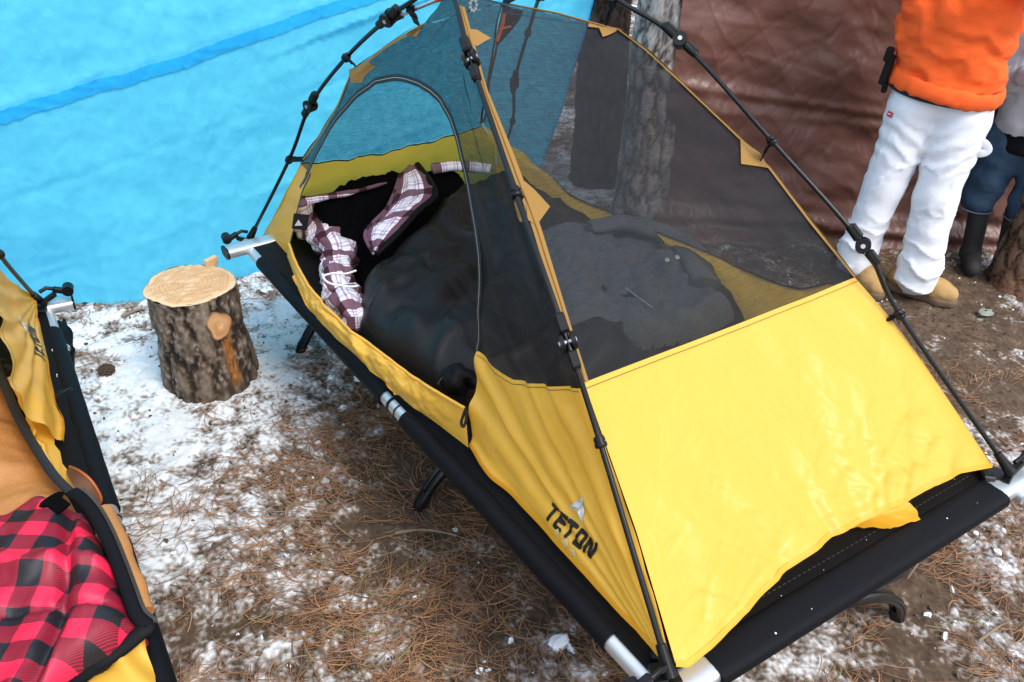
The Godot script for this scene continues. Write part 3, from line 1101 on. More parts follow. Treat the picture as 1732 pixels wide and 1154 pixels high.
	away.append(part("door_flap", sill(cat3(top, 8), cat3(bot, 8)), M.yellow, t).name)
	var fh := MB.new()
	fh.tube(cat3(v3([-0.589, 0.5, -0.583, -0.614, 0.5, -0.439, -0.613, 0.49, -0.403, -0.594, 0.48, -0.295, -0.587, 0.475, -0.207]), 4), [0.012, 0.011, 0.007], 8, 0.6)
	away.append(part("flap_gather", fh, M.yellow_hem, t).name)
	fh = MB.new()
	fh.tube(cat3(v3([-0.569, 0.49, 0.01, -0.577, 0.485, 0.037, -0.579, 0.48, 0.057, -0.573, 0.475, 0.073, -0.575, 0.47, 0.082]), 3), [0.009, 0.008, 0.006], 8, 0.5)
	away.append(part("flap_gather", fh, M.yellow_hem, t).name)
	var pull := MB.new()
	pull.tube(cat3(v3([-0.533, 0.6, 0.365, -0.55, 0.595, 0.381, -0.564, 0.59, 0.397, -0.563, 0.585, 0.405, -0.551, 0.59, 0.395, -0.538, 0.6, 0.375]), 4), [0.0035], 8)
	part("zip_pull", pull, M.black_plastic, t)
	# door wall: yellow corner at the head
	part("corner_skirt", patch(LW, v2([0.001, 0.498, 0.006, 0.409, 0.012, 0.284, 0.006, 0.137, -0.001, 0.003]), v2([0.058, 0.482, 0.064, 0.395, 0.076, 0.289, 0.098, 0.171, 0.115, 0.075]), 8, 14, 0.002, false, false), M.yellow, t)
	part("corner_piping", ribbon(LW, v2([0.053, 0.491, 0.064, 0.395, 0.076, 0.289, 0.098, 0.171, 0.115, 0.075]), 6, 0.007, 0.004), M.zip, t)
	# foot wall
	var fa := v2([0.001, -0.001, 0.023, -0.012, 0.114, -0.002, 0.299, 0.036, 0.46, 0.047, 0.535, 0.042, 0.614, 0.04, 0.693, 0.031, 0.784, 0.032, 0.899, 0.022, 0.994, -0.001])
	var fb := PackedVector2Array()
	for k in 11: fb.append(Vector2(k / 10.0, 0.5))
	var foot := part("foot_skirt", patch(FW, fa, fb, 14, 100, 0.002, false, false), M.yellow, t)
	part("skirt_hem", ribbon(FW, fa, 10, 0.011, 0.0035, false), M.yellow_hem, foot)
	var fs := PackedVector2Array()
	for k in 11: fs.append(Vector2(k / 10.0, 0.489))
	part("seam_stitching", ribbon(FW, fs, 5, 0.0014, 0.0045, false), M.thread_dark, foot)
	part("pulled_out_tuck", tuck(), M.yellow_hem, t)
	var fm := PackedVector2Array()
	var ft := PackedVector2Array()
	for k in 11:
		fm.append(Vector2(k / 10.0, 0.498))
		ft.append(Vector2(k / 10.0, 1.0))
	part("mesh_wall", patch(FW, fm, ft, 6, 50, 0.0, false, false), M.mesh, t)
	# far wall
	var rt := v2([0, 0.5, 0.099, 0.406, 0.228, 0.294, 0.38, 0.27, 0.532, 0.22, 0.702, 0.147, 0.789, 0.156, 0.888, 0.33, 0.995, 0.491])
	var rb := PackedVector2Array()
	var ru := PackedVector2Array()
	for k in 9:
		rb.append(Vector2(k / 8.0, 0.0))
		ru.append(Vector2(k / 8.0, 1.0))
	part("far_skirt", patch(RW, rb, rt, 6, 16, 0.0, false, true), M.yellow, t)
	part("mesh_wall", patch(RW, rt, ru, 6, 30, 0.001, true, false), M.mesh, t)
	part("seam_tape", ribbon(RW, rt, 5, 0.008, 0.003), M.tape_dark, t)
	# head wall
	var h0 := PackedVector2Array()
	var h1 := PackedVector2Array()
	var h2 := PackedVector2Array()
	for k in 9:
		h0.append(Vector2(k / 8.0, 0.0))
		h1.append(Vector2(k / 8.0, 0.5))
		h2.append(Vector2(k / 8.0, 1.0))
	part("head_skirt", patch(HW, h0, h1, 6, 16, 0.0, false, false), M.yellow, t)
	away.append(part("mesh_wall", patch(HW, h1, h2, 6, 26, 0.001, false, false), M.mesh, t).name)
	part("seam_tape", ribbon(HW, h1, 5, 0.010, -0.003, false), M.tape_dark, t)
	# roof
	var pk := Vector3(-0.343, 1.426, -0.061)
	var rf := MB.new()
	var rp := PackedVector3Array()
	var ruv := PackedVector2Array()
	var tops := [HLs.at(1.0), FLs.at(1.0), FRs.at(1.0), HRs.at(1.0), HLs.at(1.0)]
	var ring := PackedVector3Array()
	for k in 4:
		for j in 10: ring.append(tops[k].lerp(tops[k + 1], j / 10.0))
	ring.append(tops[4])
	for r in 13:
		for k in 41:
			var w := r / 12.0
			rp.append(ring[k].lerp(pk, w) + Vector3(0, -0.03 * sin(w * PI) * w, 0))
			ruv.append(Vector2(k, r))
	rf.grid(rp, 13, 41, ruv)
	away.append(part("mesh_roof", rf, M.mesh, t).name)
	# gold tapes along the four corners and over the roof edges
	for e in [[LW, 1.0, 0.014], [FW, 0.0, 0.020], [FW, 1.0, 0.009], [RW, 0.0, 0.009], [LW, 0.0, 0.007], [HW, 1.0, 0.007], [HW, 0.0, 0.010], [RW, 1.0, 0.010]]:
		var w: Wall = e[0]
		var ln := PackedVector2Array()
		for k in 13: ln.append(Vector2(e[1], lerpf(0.5, 1.0, k / 12.0)))
		var tape := part("corner_tape", ribbon(w, ln, 3, e[2], 0.0035, false), M.gold, t)
		if (w == LW and e[1] == 0.0) or (w == HW and e[1] == 1.0): away.append(tape.name)
	var rt2 := MB.new()
	rt2.tube(PackedVector3Array([FRs.at(1.0), FRs.at(1.0).lerp(HRs.at(1.0), 0.5) + Vector3(0, 0.006, 0), HRs.at(1.0)]), [0.003], 6)
	part("roof_tape", rt2, M.gold, t)
	# reinforcing patches at the tabs
	var rp_n := 0
	for q in [[LW, v2([-0.024, 0.786, 0.014, 0.838, 0.076, 0.832, 0.089, 0.773, 0.027, 0.764])], [LW, v2([0.03, 0.948, -0.288, 1.031, 0.06, 1.009, 0.207, 0.95, 0.08, 0.953])], [LW, v2([0.943, 0.711, 0.999, 0.714, 0.994, 0.696, 0.948, 0.683, 0.922, 0.684])], [LW, v2([0.832, 0.92, 1.021, 0.95, 1.038, 0.93, 0.958, 0.941])]]:
		var rp0 := part("reinforcing_patch", cut(q[0], q[1], 0.0045), M.gold, t)
		if q[0] == LW and rp_n < 2: away.append(rp0.name)
		rp_n += 1
	for q in [[FW, v2([0.017, 0.746, 0.045, 0.733, 0.08, 0.71, 0.001, 0.688, -0.023, 0.697])], [FW, v2([-0.009, 0.966, 0.052, 0.965, 0.112, 0.953, 0.03, 0.94, -0.001, 0.941])], [FW, v2([0.997, 0.753, 1.018, 0.721, 0.993, 0.694, 0.905, 0.712])], [FW, v2([0.906, 1.038, 1.073, 1.047, 0.967, 0.992, 0.802, 0.971, 0.849, 0.994, 0.755, 0.99])]]:
		part("reinforcing_patch", cut(q[0], q[1], 0.0045), M.gold, t)
	part("reinforcing_patch", cut(RW, PackedVector2Array([Vector2(0.80, 0.99), Vector2(1.0, 0.99), Vector2(1.0, 0.84)]), 0.0045), M.gold, t)
	# poles
	var pfl := v3([-0.53, 0.485, 1.075, -0.489, 0.778, 0.777, -0.487, 0.927, 0.653, -0.446, 1.119, 0.397, -0.397, 1.307, 0.134, -0.368, 1.392, 0.022])
	var pfr := v3([0.532, 0.485, 1.078, 0.407, 0.786, 0.767, 0.353, 0.932, 0.659, 0.266, 1.115, 0.408, 0.185, 1.293, 0.14, 0.095, 1.367, -0.005])
	var phl := v3([-0.585, 0.437, -1.048, -0.491, 0.779, -0.825, -0.44, 0.972, -0.731, -0.408, 1.162, -0.506, -0.391, 1.309, -0.27, -0.378, 1.369, -0.159])
	var phr := v3([0.45, 0.485, -1.075, 0.384, 0.762, -0.877, 0.323, 0.935, -0.784, 0.24, 1.151, -0.593, 0.125, 1.315, -0.37, 0.056, 1.378, -0.222])
	var hl := Vector3(-0.35, 1.434, -0.062)
	var hr := Vector3(0.068, 1.424, -0.10)
	for q in [[pfl, hl], [pfr, hr], [phl, hl], [phr, hr]]:
		var pts: PackedVector3Array = q[0]
		pts.append(q[1])
		var po := pole(t, pts, 0.0)
		if q[0] == phl: away.append(po.name)
	var hub := MB.new()
	hub.tube(PackedVector3Array([hl + (hl - hr).normalized() * 0.03, hr + (hr - hl).normalized() * 0.03]), [0.011], 12)
	for q in [hl, hr]: hub.box(Transform3D(Basis(), q), Vector3(0.05, 0.04, 0.06), 0.008)
	part("hub", hub, M.black_plastic, t)
	var st := MB.new()
	var s0 := Vector3(-0.385, 1.308, -0.259)
	var s1 := Vector3(-0.334, 1.371, -0.131)
	st.tube(PackedVector3Array([s0, s1]), [0.0042], 8)
	var so := part("strut", st, M.alu, t)
	part("strut_tip", rod(s1, s1 + (s1 - s0) * 0.25, 0.006), M.orange, so)
	var sj := rod(s0 - (s1 - s0) * 0.12, s0 + (s1 - s0) * 0.22, 0.0085)
	sj.tube(PackedVector3Array([s0 - (s1 - s0) * 0.05 + Vector3(-0.008, 0, 0.008), s0 - (s1 - s0) * 0.05 + Vector3(0.008, 0, -0.008)]), [0.010], 10)
	part("strut_joint", sj, M.black_plastic, so)
	# tabs
	away.append(tab(t, HLs.at(0.52), phl[1]).name)
	away.append(tab(t, Vector3(-0.414, 1.157, -0.43), phl[3]).name)
	away.append(tab(t, Vector3(-0.378, 1.318, -0.143), Vector3(-0.371, 1.344, -0.191)).name)
	tab(t, Vector3(0.279, 1.06, 0.381), pfr[3], 0.028)
	tab(t, Vector3(0.404, 0.768, 0.749), pfr[1], 0.022)
	tab(t, Vector3(0.108, 1.3, -0.046), Vector3(0.094, 1.354, -0.017))
	tab(t, Vector3(-0.416, 1.088, 0.379), pfl[3], 0.018)
	tab(t, Vector3(0.074, 1.27, -0.487), phr[5])
	# a beaded pull chain and an orange hanging loop under the roof
	for k in 9:
		var ch := MB.new()
		var c := Vector3(-0.312, 1.383, -0.005)
		var an := TAU * k / 9.0
		ch.tube(PackedVector3Array([c + Vector3(cos(an) * 0.008, sin(an) * 0.012, -0.004), c + Vector3(cos(an) * 0.008, sin(an) * 0.012, 0.004)]), [0.0035], 8)
		part("pull_bead", ch, M.steel, t)
	var ol := MB.new()
	ol.tube(cat3(v3([-0.15, 1.329, -0.127, -0.158, 1.299, -0.124, -0.163, 1.286, -0.123, -0.172, 1.266, -0.123]), 3), [0.006], 6, 0.4)
	ol.tube(cat3(v3([-0.163, 1.292, -0.125, -0.15, 1.297, -0.119, -0.138, 1.3, -0.112]), 3), [0.005], 6, 0.5)
	part("hanging_loop", ol, M.orange, t)
	return t

func sill(a: PackedVector3Array, b: PackedVector3Array) -> MB:
	var mb := MB.new()
	var p := PackedVector3Array()
	var uv := PackedVector2Array()
	var z := noise(93, 1.0, 3)
	var m := a.size()
	for j in 17:
		var s := j / 16.0
		for k in m:
			var q := a[k].lerp(b[k], s)
			var w := k / float(m - 1)
			var o := 0.004 + 0.020 * sin(s * PI) * sin(w * PI) + z.get_noise_2d(w * 14.0, s * 2.2) * 0.010 * sin(w * PI)
			o += 0.008 * exp(-pow((w - 0.50 - s * 0.06) / 0.012, 2.0)) - 0.008 * exp(-pow((w - 0.53 - s * 0.06) / 0.012, 2.0))
			p.append(q + Vector3(-0.75, 0.55, 0.1) * o)
			uv.append(Vector2(w * 1.6, s * 0.2))
	mb.grid(p, 17, m, uv)
	# the turned edge
	var e := PackedVector3Array()
	for k in m: e.append(p[k])
	mb.tube(e, [0.0045], 6)
	return mb

func tuck() -> MB:
	var mb := MB.new()
	var a := cat3(v3([0.027, 0.5, 1.007, 0.047, 0.5, 1.011, 0.092, 0.505, 1.015, 0.134, 0.51, 1.025, 0.185, 0.515, 1.031]), 6)
	var b := cat3(v3([0.029, 0.498, 1.01, 0.066, 0.478, 1.011, 0.12, 0.47, 1.034, 0.162, 0.468, 1.052, 0.22, 0.468, 1.061]), 6)
	var p := PackedVector3Array()
	var uv := PackedVector2Array()
	var z := noise(94, 1.0, 2)
	for j in 13:
		var s := j / 12.0
		for k in a.size():
			var w := k / float(a.size() - 1)
			var q := a[k].lerp(b[k], s * (1.0 + 0.04 * sin(w * 14.0)))
			p.append(q + Vector3(0, 0.012 * sin(s * PI) + z.get_noise_2d(w * 5.0, s * 4.0) * 0.007 * s, 0))
			uv.append(Vector2(w * 0.2, s * 0.06))
	mb.grid(p, 13, a.size(), uv)
	return mb

func seg_d(p: Vector2, a: Vector2, b: Vector2) -> float:
	return p.distance_to(Geometry2D.get_closest_point_to_segment(p, a, b))

func lettering(parent: Node3D) -> void:
	# five slanted capitals drawn as strokes: T E T O N
	var strokes := []
	var pen := 0.0
	for ch in "TETON":
		var l := []
		if ch == "T": l = [[0.0, 1.0, 0.95, 1.0], [0.5, 1.0, 0.34, 0.0]]
		elif ch == "E": l = [[0.12, 1.0, 0.95, 1.0], [0.05, 0.5, 0.80, 0.5], [0.0, 0.0, 0.82, 0.0], [0.12, 1.0, 0.0, 0.0]]
		elif ch == "O": l = [[0.22, 1.0, 0.95, 1.0], [0.95, 1.0, 0.78, 0.0], [0.78, 0.0, 0.03, 0.0], [0.03, 0.0, 0.22, 1.0]]
		else: l = [[0.0, 0.0, 0.16, 1.0], [0.16, 1.0, 0.36, 1.0], [0.36, 1.0, 0.66, 0.0], [0.66, 0.0, 0.86, 0.0], [0.86, 0.0, 1.02, 1.0]]
		for s in l: strokes.append([Vector2(pen + s[0] * 0.9, s[1]), Vector2(pen + s[2] * 0.9, s[3])])
		pen += 1.18
	var W := 320
	var H := 76
	var im := Image.create(W, H, false, Image.FORMAT_RGBA8)
	for y in H:
		for x in W:
			var q := Vector2(-0.2 + x * (pen + 0.2) / W, 1.25 - y * 1.5 / H)
			var d := 9.0
			for s in strokes: d = minf(d, seg_d(q, s[0], s[1]))
			im.set_pixel(x, y, Color(1, 1, 1, clampf((0.155 - d) / 0.05 + 0.5, 0.0, 1.0)))
	var m := mat(Color(0.045, 0.05, 0.055), 0.45, {"albedo_texture": ImageTexture.create_from_image(im), "transparency": BaseMaterial3D.TRANSPARENCY_ALPHA_SCISSOR, "alpha_scissor_threshold": 0.5, "texture_repeat": false})
	# the block of letters lies on the cloth between these four corners
	var q4 := v2([0.844, 0.107, 0.923, 0.114, 0.903, 0.049, 0.826, 0.042])
	var p := PackedVector3Array()
	var uv := PackedVector2Array()
	for r in 9:
		for k in 33:
			var a := q4[0].lerp(q4[1], k / 32.0)
			var b := q4[3].lerp(q4[2], k / 32.0)
			var q := a.lerp(b, r / 8.0)
			p.append(LW.pt(q.x, q.y, 0.0042))
			uv.append(Vector2(k / 32.0, r / 8.0))
	var mb := MB.new()
	mb.grid(p, 9, 33, uv)
	part("lettering", mb, m, parent)
	var lg := cut(LW, v2([0.871, 0.124, 0.91, 0.193, 0.892, 0.139]), 0.0042)
	cut(LW, v2([0.894, 0.142, 0.909, 0.19, 0.898, 0.121, 0.889, 0.13]), 0.0043, lg)
	part("peak_logo", lg, M.silver, parent)
	var sm := cut(LW, v2([0.847, 0.044, 0.854, 0.057, 0.856, 0.047, 0.848, 0.035]), 0.0042)
	cut(LW, v2([0.858, 0.038, 0.868, 0.053, 0.869, 0.039, 0.86, 0.025]), 0.0042, sm)
	cut(LW, v2([0.87, 0.036, 0.878, 0.044, 0.88, 0.03, 0.872, 0.023]), 0.0042, sm)
	part("faint_mark", sm, M.silver_dull, parent)

# ---------------------------------------------------------------- bedding
func plaid_image(dark: Color, mid: Color, light: Color, grey: Color) -> ImageTexture:
	var n := 160
	var im := Image.create(n, n, false, Image.FORMAT_RGB8)
	var f := func(t: int) -> int:
		if t < 44: return 2
		if t < 52: return 0
		if t < 58: return 1
		if t < 66: return 0
		if t < 74: return 3
		if t < 112: return 0
		if t < 120: return 3
		if t < 130: return 0
		if t < 138: return 1
		return 0
	for y in n:
		for x in n:
			var a: int = f.call(x)
			var b: int = f.call(y)
			var w := [light, mid, dark, grey]
			var ca: Color = w[a]
			var cb: Color = w[b]
			var c := ca.lerp(cb, 0.5)
			if a == 2 and b == 2: c = dark
			elif a == 2 or b == 2: c = dark.lerp(light, 0.27).lerp(mid, 0.2)
			if (x + y) % 4 < 2: c = c.lerp(ca, 0.12)
			im.set_pixel(x, y, c)
	return ImageTexture.create_from_image(im)

func buffalo_image() -> ImageTexture:
	var n := 128
	var im := Image.create(n, n, false, Image.FORMAT_RGB8)
	for y in n:
		for x in n:
			var a := x < 64
			var b := y < 64
			var c := Color(0.91, 0.11, 0.27)
			if a and b: c = Color(0.075, 0.07, 0.095)
			elif a or b: c = Color(0.64, 0.065, 0.19) if (x + y) % 6 < 3 else Color(0.36, 0.04, 0.115)
			im.set_pixel(x, y, c)
	return ImageTexture.create_from_image(im)

func bed_y(_q: Vector2) -> float:
	return 0.425

func sleeping_bag() -> void:
	var o := thing("sleeping_bag", "black sleeping bag with plaid flannel lining rolled open inside the yellow tent", "sleeping bag")
	var z := noise(121, 1.0, 3)
	var fl := heap(v2([-0.397, -0.684, -0.429, -0.825, -0.256, -0.875, -0.055, -0.867, 0.125, -0.828, 0.146, -0.757, -0.242, -0.505, -0.418, -0.438, -0.386, -0.599]), 0.010, func(q: Vector2) -> float: return 0.43 + 0.19 * smoothstep(-0.62, -0.88, q.y), func(q: Vector2, d: float) -> float: return 0.06 + z.get_noise_2d(q.x * 26.0, q.y * 26.0) * 0.016, 0.05)
	part("fleece_lining", fl, M.fleece, o)
	# quilted black shell
	var main := heap(v2([-0.027, -0.734, -0.193, -0.598, -0.347, -0.497, -0.415, -0.48, -0.47, -0.384, -0.522, -0.269, -0.527, -0.087, -0.487, 0.094, -0.432, 0.198, -0.34, 0.251, -0.181, 0.346, 0.004, 0.374, 0.261, 0.355, 0.481, 0.296, 0.638, -0.112, 0.603, -0.345, 0.519, -0.69, 0.389, -0.9, 0.171, -0.886]), 0.0105, bed_y, func(q: Vector2, d: float) -> float:
		var h := 0.13 + z.get_noise_2d(q.x * 1.6, q.y * 1.6) * 0.05
		h += 0.05 * exp(-q.distance_squared_to(Vector2(-0.28, -0.05)) / 0.05) + 0.045 * exp(-q.distance_squared_to(Vector2(-0.1, -0.62)) / 0.05)
		# the fold where the top is thrown back, and quilt seams
		var e := (q.y + 0.20) * 0.8 + (q.x + 0.18) * 0.62
		h -= 0.055 * exp(-e * e / 0.0016) * smoothstep(-0.52, -0.25, q.x) * smoothstep(0.15, -0.1, q.x)
		var w := q.y * 0.9 + q.x * 0.45 + z.get_noise_2d(q.x * 3.0, q.y * 3.0) * 0.06
		h += 0.020 * (absf(sin(w * 8.0)) - 0.5)
		h += z.get_noise_2d(q.x * 3.2 + q.y * 0.8, q.y * 0.9 - q.x * 0.6) * 0.026
		var rg := 1.0 - absf(z.get_noise_2d(q.x * 1.6 + q.y * 1.2 + 40.0, q.y * 3.2)) * 2.0
		h += pow(clampf(rg, 0.0, 1.0), 3.0) * 0.020
		var rg2 := 1.0 - absf(z.get_noise_2d(q.x * 3.2 - q.y * 1.0 + 70.0, q.y * 1.4 + q.x)) * 2.2
		h -= pow(clampf(rg2, 0.0, 1.0), 4.0) * 0.012
		return h, 0.10)
	part("shell", main, M.black_nylon, o)
	# rolled flannel along the head side
	var roll := MB.new()
	roll.tube(cat3(v3([-0.409, 0.56, -0.957, -0.407, 0.54, -0.911, -0.403, 0.52, -0.835, -0.399, 0.505, -0.75, -0.405, 0.49, -0.669, -0.447, 0.475, -0.594, -0.482, 0.465, -0.502, -0.501, 0.462, -0.395, -0.514, 0.46, -0.29]), 8), [0.044, 0.054, 0.063, 0.068, 0.072, 0.075, 0.076, 0.077, 0.078, 0.078, 0.078, 0.077, 0.076, 0.074, 0.071, 0.063, 0.062, 0.061, 0.060, 0.058, 0.056, 0.055, 0.054, 0.053, 0.052, 0.052, 0.051, 0.050, 0.050], 40, 0.85, Vector3.UP, 0.036, noise(123, 1.3, 3))
	part("flannel_roll", roll, M.plaid, o)
	var tagb := MB.new()
	tagb.box(aim(Vector3(-0.506, 0.605, -0.734), O_DIR), Vector3(0.05, 0.05, 0.004), 0.001)
	var lb := part("badge", tagb, M.black_cloth, o)
	var pk := MB.new()
	var pc := Vector3(-0.519, 0.61, -0.72)
	pk.tri(pc + Vector3(-0.014, -0.006, 0.004), pc + Vector3(0.001, 0.012, 0.004), pc + Vector3(0.012, -0.010, 0.006))
	part("peak_logo", pk, M.silver, lb)
	# the turned-out corner of the top
	var fa := cat3(v3([-0.118, 0.665, -0.805, -0.167, 0.655, -0.735, -0.25, 0.64, -0.631, -0.32, 0.625, -0.583, -0.362, 0.6, -0.558, -0.371, 0.575, -0.48]), 7)
	var fb := cat3(v3([-0.028, 0.675, -0.848, -0.063, 0.675, -0.685, -0.091, 0.66, -0.605, -0.174, 0.645, -0.558, -0.284, 0.615, -0.491, -0.369, 0.58, -0.463]), 7)
	var p := PackedVector3Array()
	var uv := PackedVector2Array()
	for j in 19:
		var s := j / 18.0
		for k in fa.size():
			var w := k / float(fa.size() - 1)
			var q := fa[k].lerp(fb[k], s) + Vector3(-0.2, 0.8, 0.4) * (sin(s * PI) * 0.022 + z.get_noise_2d(w * 7.0, s * 3.0) * 0.014)
			p.append(q)
			uv.append(Vector2(s * 0.14, w * 0.36))
	var fm := MB.new()
	fm.grid(p, 19, fa.size(), uv)
	fm.tube(fa, [0.007], 8)
	part("flannel_flap", fm, M.plaid, o)
	var bd := MB.new()
	bd.tube(fb, [0.011], 8, 0.8)
	part("bag_binding", bd, M.black_cloth, o)
	var vc := MB.new()
	vc.box(aim(Vector3(-0.051, 0.626, -0.806), Vector3(-0.35, 0.75, 0.55), Vector3(-0.5, 0, -0.8)), Vector3(0.022, 0.058, 0.003), 0.001)
	part("fastener_strip", vc, M.fleece, o)
	var strip := MB.new()
	strip.tube(cat3(v3([-0.492, 0.642, -0.789, -0.425, 0.645, -0.794, -0.347, 0.648, -0.784, -0.264, 0.652, -0.781, -0.173, 0.655, -0.79]), 5), [0.016, 0.017, 0.016, 0.015, 0.014, 0.014, 0.013, 0.012, 0.012, 0.011, 0.010, 0.010, 0.009, 0.008, 0.007, 0.006], 10, 1.0, Vector3.UP, 0.006, z)
	part("flannel_edge", strip, M.plaid, o)
	strip = MB.new()
	strip.tube(cat3(v3([0.008, 0.665, -0.802, 0.058, 0.668, -0.794, 0.1, 0.668, -0.785, 0.148, 0.665, -0.763, 0.199, 0.66, -0.726]), 5), [0.020], 10, 1.0, Vector3.UP, 0.008, z)
	part("flannel_edge", strip, M.plaid, o)
	var cord := MB.new()
	cord.tube(cat3(v3([-0.575, 0.6, -0.382, -0.583, 0.602, -0.342, -0.575, 0.6, -0.318, -0.556, 0.598, -0.301, -0.532, 0.595, -0.286, -0.51, 0.59, -0.288]), 6), [0.0032], 7)
	cord.tube(cat3(v3([-0.576, 0.603, -0.368, -0.547, 0.606, -0.362, -0.519, 0.605, -0.345, -0.483, 0.6, -0.357]), 6), [0.003], 7)
	part("draw_cord", cord, M.white_cloth, o)

func jacket() -> void:
	var o := thing("jacket", "dark grey jacket with two snaps lying on the black sleeping bag, seen through the mesh", "jacket")
	var z := noise(131, 1.0, 3)
	var b := heap(v2([0.145, -0.359, 0.293, -0.318, 0.422, -0.231, 0.511, -0.132, 0.525, -0.039, 0.449, 0.091, 0.385, 0.203, 0.369, 0.329, 0.193, 0.357, 0.03, 0.317, -0.047, 0.224, -0.13, 0.178, -0.016, -0.056]), 0.009, func(_q: Vector2) -> float: return 0.545, func(q: Vector2, d: float) -> float:
		var w := q.x * 5.0 + q.y * 2.5 + z.get_noise_2d(q.x * 4.0, q.y * 4.0) * 1.4
		return 0.07 + sin(w * 3.6) * 0.012 + z.get_noise_2d(q.x * 9.0, q.y * 6.0) * 0.02 + z.get_noise_2d(q.x * 28.0, q.y * 22.0) * 0.006, 0.06)
	part("body", b, M.grey_cloth, o)
	var sl := MB.new()
	sl.tube(cat3(v3([0.251, 0.64, -0.202, 0.364, 0.645, -0.165, 0.421, 0.64, -0.088, 0.46, 0.63, -0.019, 0.405, 0.63, 0.11, 0.345, 0.615, 0.212]), 6), [0.03, 0.035, 0.038, 0.04, 0.042, 0.043, 0.044, 0.045, 0.046, 0.046, 0.046, 0.046], 16, 0.5, Vector3.UP, 0.016, z)
	part("sleeve", sl, M.grey_cloth, o)
	for q in v3([0.29, 0.655, 0.108, 0.327, 0.655, 0.11]):
		var sn := MB.new()
		sn.tube(PackedVector3Array([q, q + Vector3(-0.002, 0.005, 0.003)]), [0.009, 0.007], 10)
		part("snap", sn, M.steel, o)
	var zp := MB.new()
	zp.tube(v3([0.116, 0.625, 0.136, 0.113, 0.625, 0.184, 0.117, 0.62, 0.253]), [0.0028], 6)
	part("zip", zp, M.steel, o)

func bundle() -> void:
	var o := thing("stuff_sack", "small black cloth sack slumped against the door flap, beside the zip end", "sack")
	var z := noise(135, 2.0, 3)
	var b := MB.new()
	b.tube(cat3(v3([-0.474, 0.53, 0.187, -0.463, 0.56, 0.207, -0.446, 0.57, 0.221, -0.429, 0.55, 0.239]), 6), [0.02, 0.03, 0.036, 0.04, 0.042, 0.043, 0.043, 0.042, 0.04, 0.036, 0.03, 0.02], 18, 0.9, Vector3.UP, 0.016, z)
	part("body", b, M.black_cloth, o)
	var l := MB.new()
	l.tube(cat3(v3([-0.517, 0.555, 0.2, -0.501, 0.565, 0.194, -0.479, 0.57, 0.205, -0.467, 0.56, 0.213, -0.477, 0.55, 0.217]), 6), [0.003], 6)
	part("draw_cord", l, M.black_plastic, o)

# ---------------------------------------------------------------- the cot at the left edge
const C2 := Vector3(-1.858, 0, 0.216)
const TURN2 := PI - 0.045

var away := []

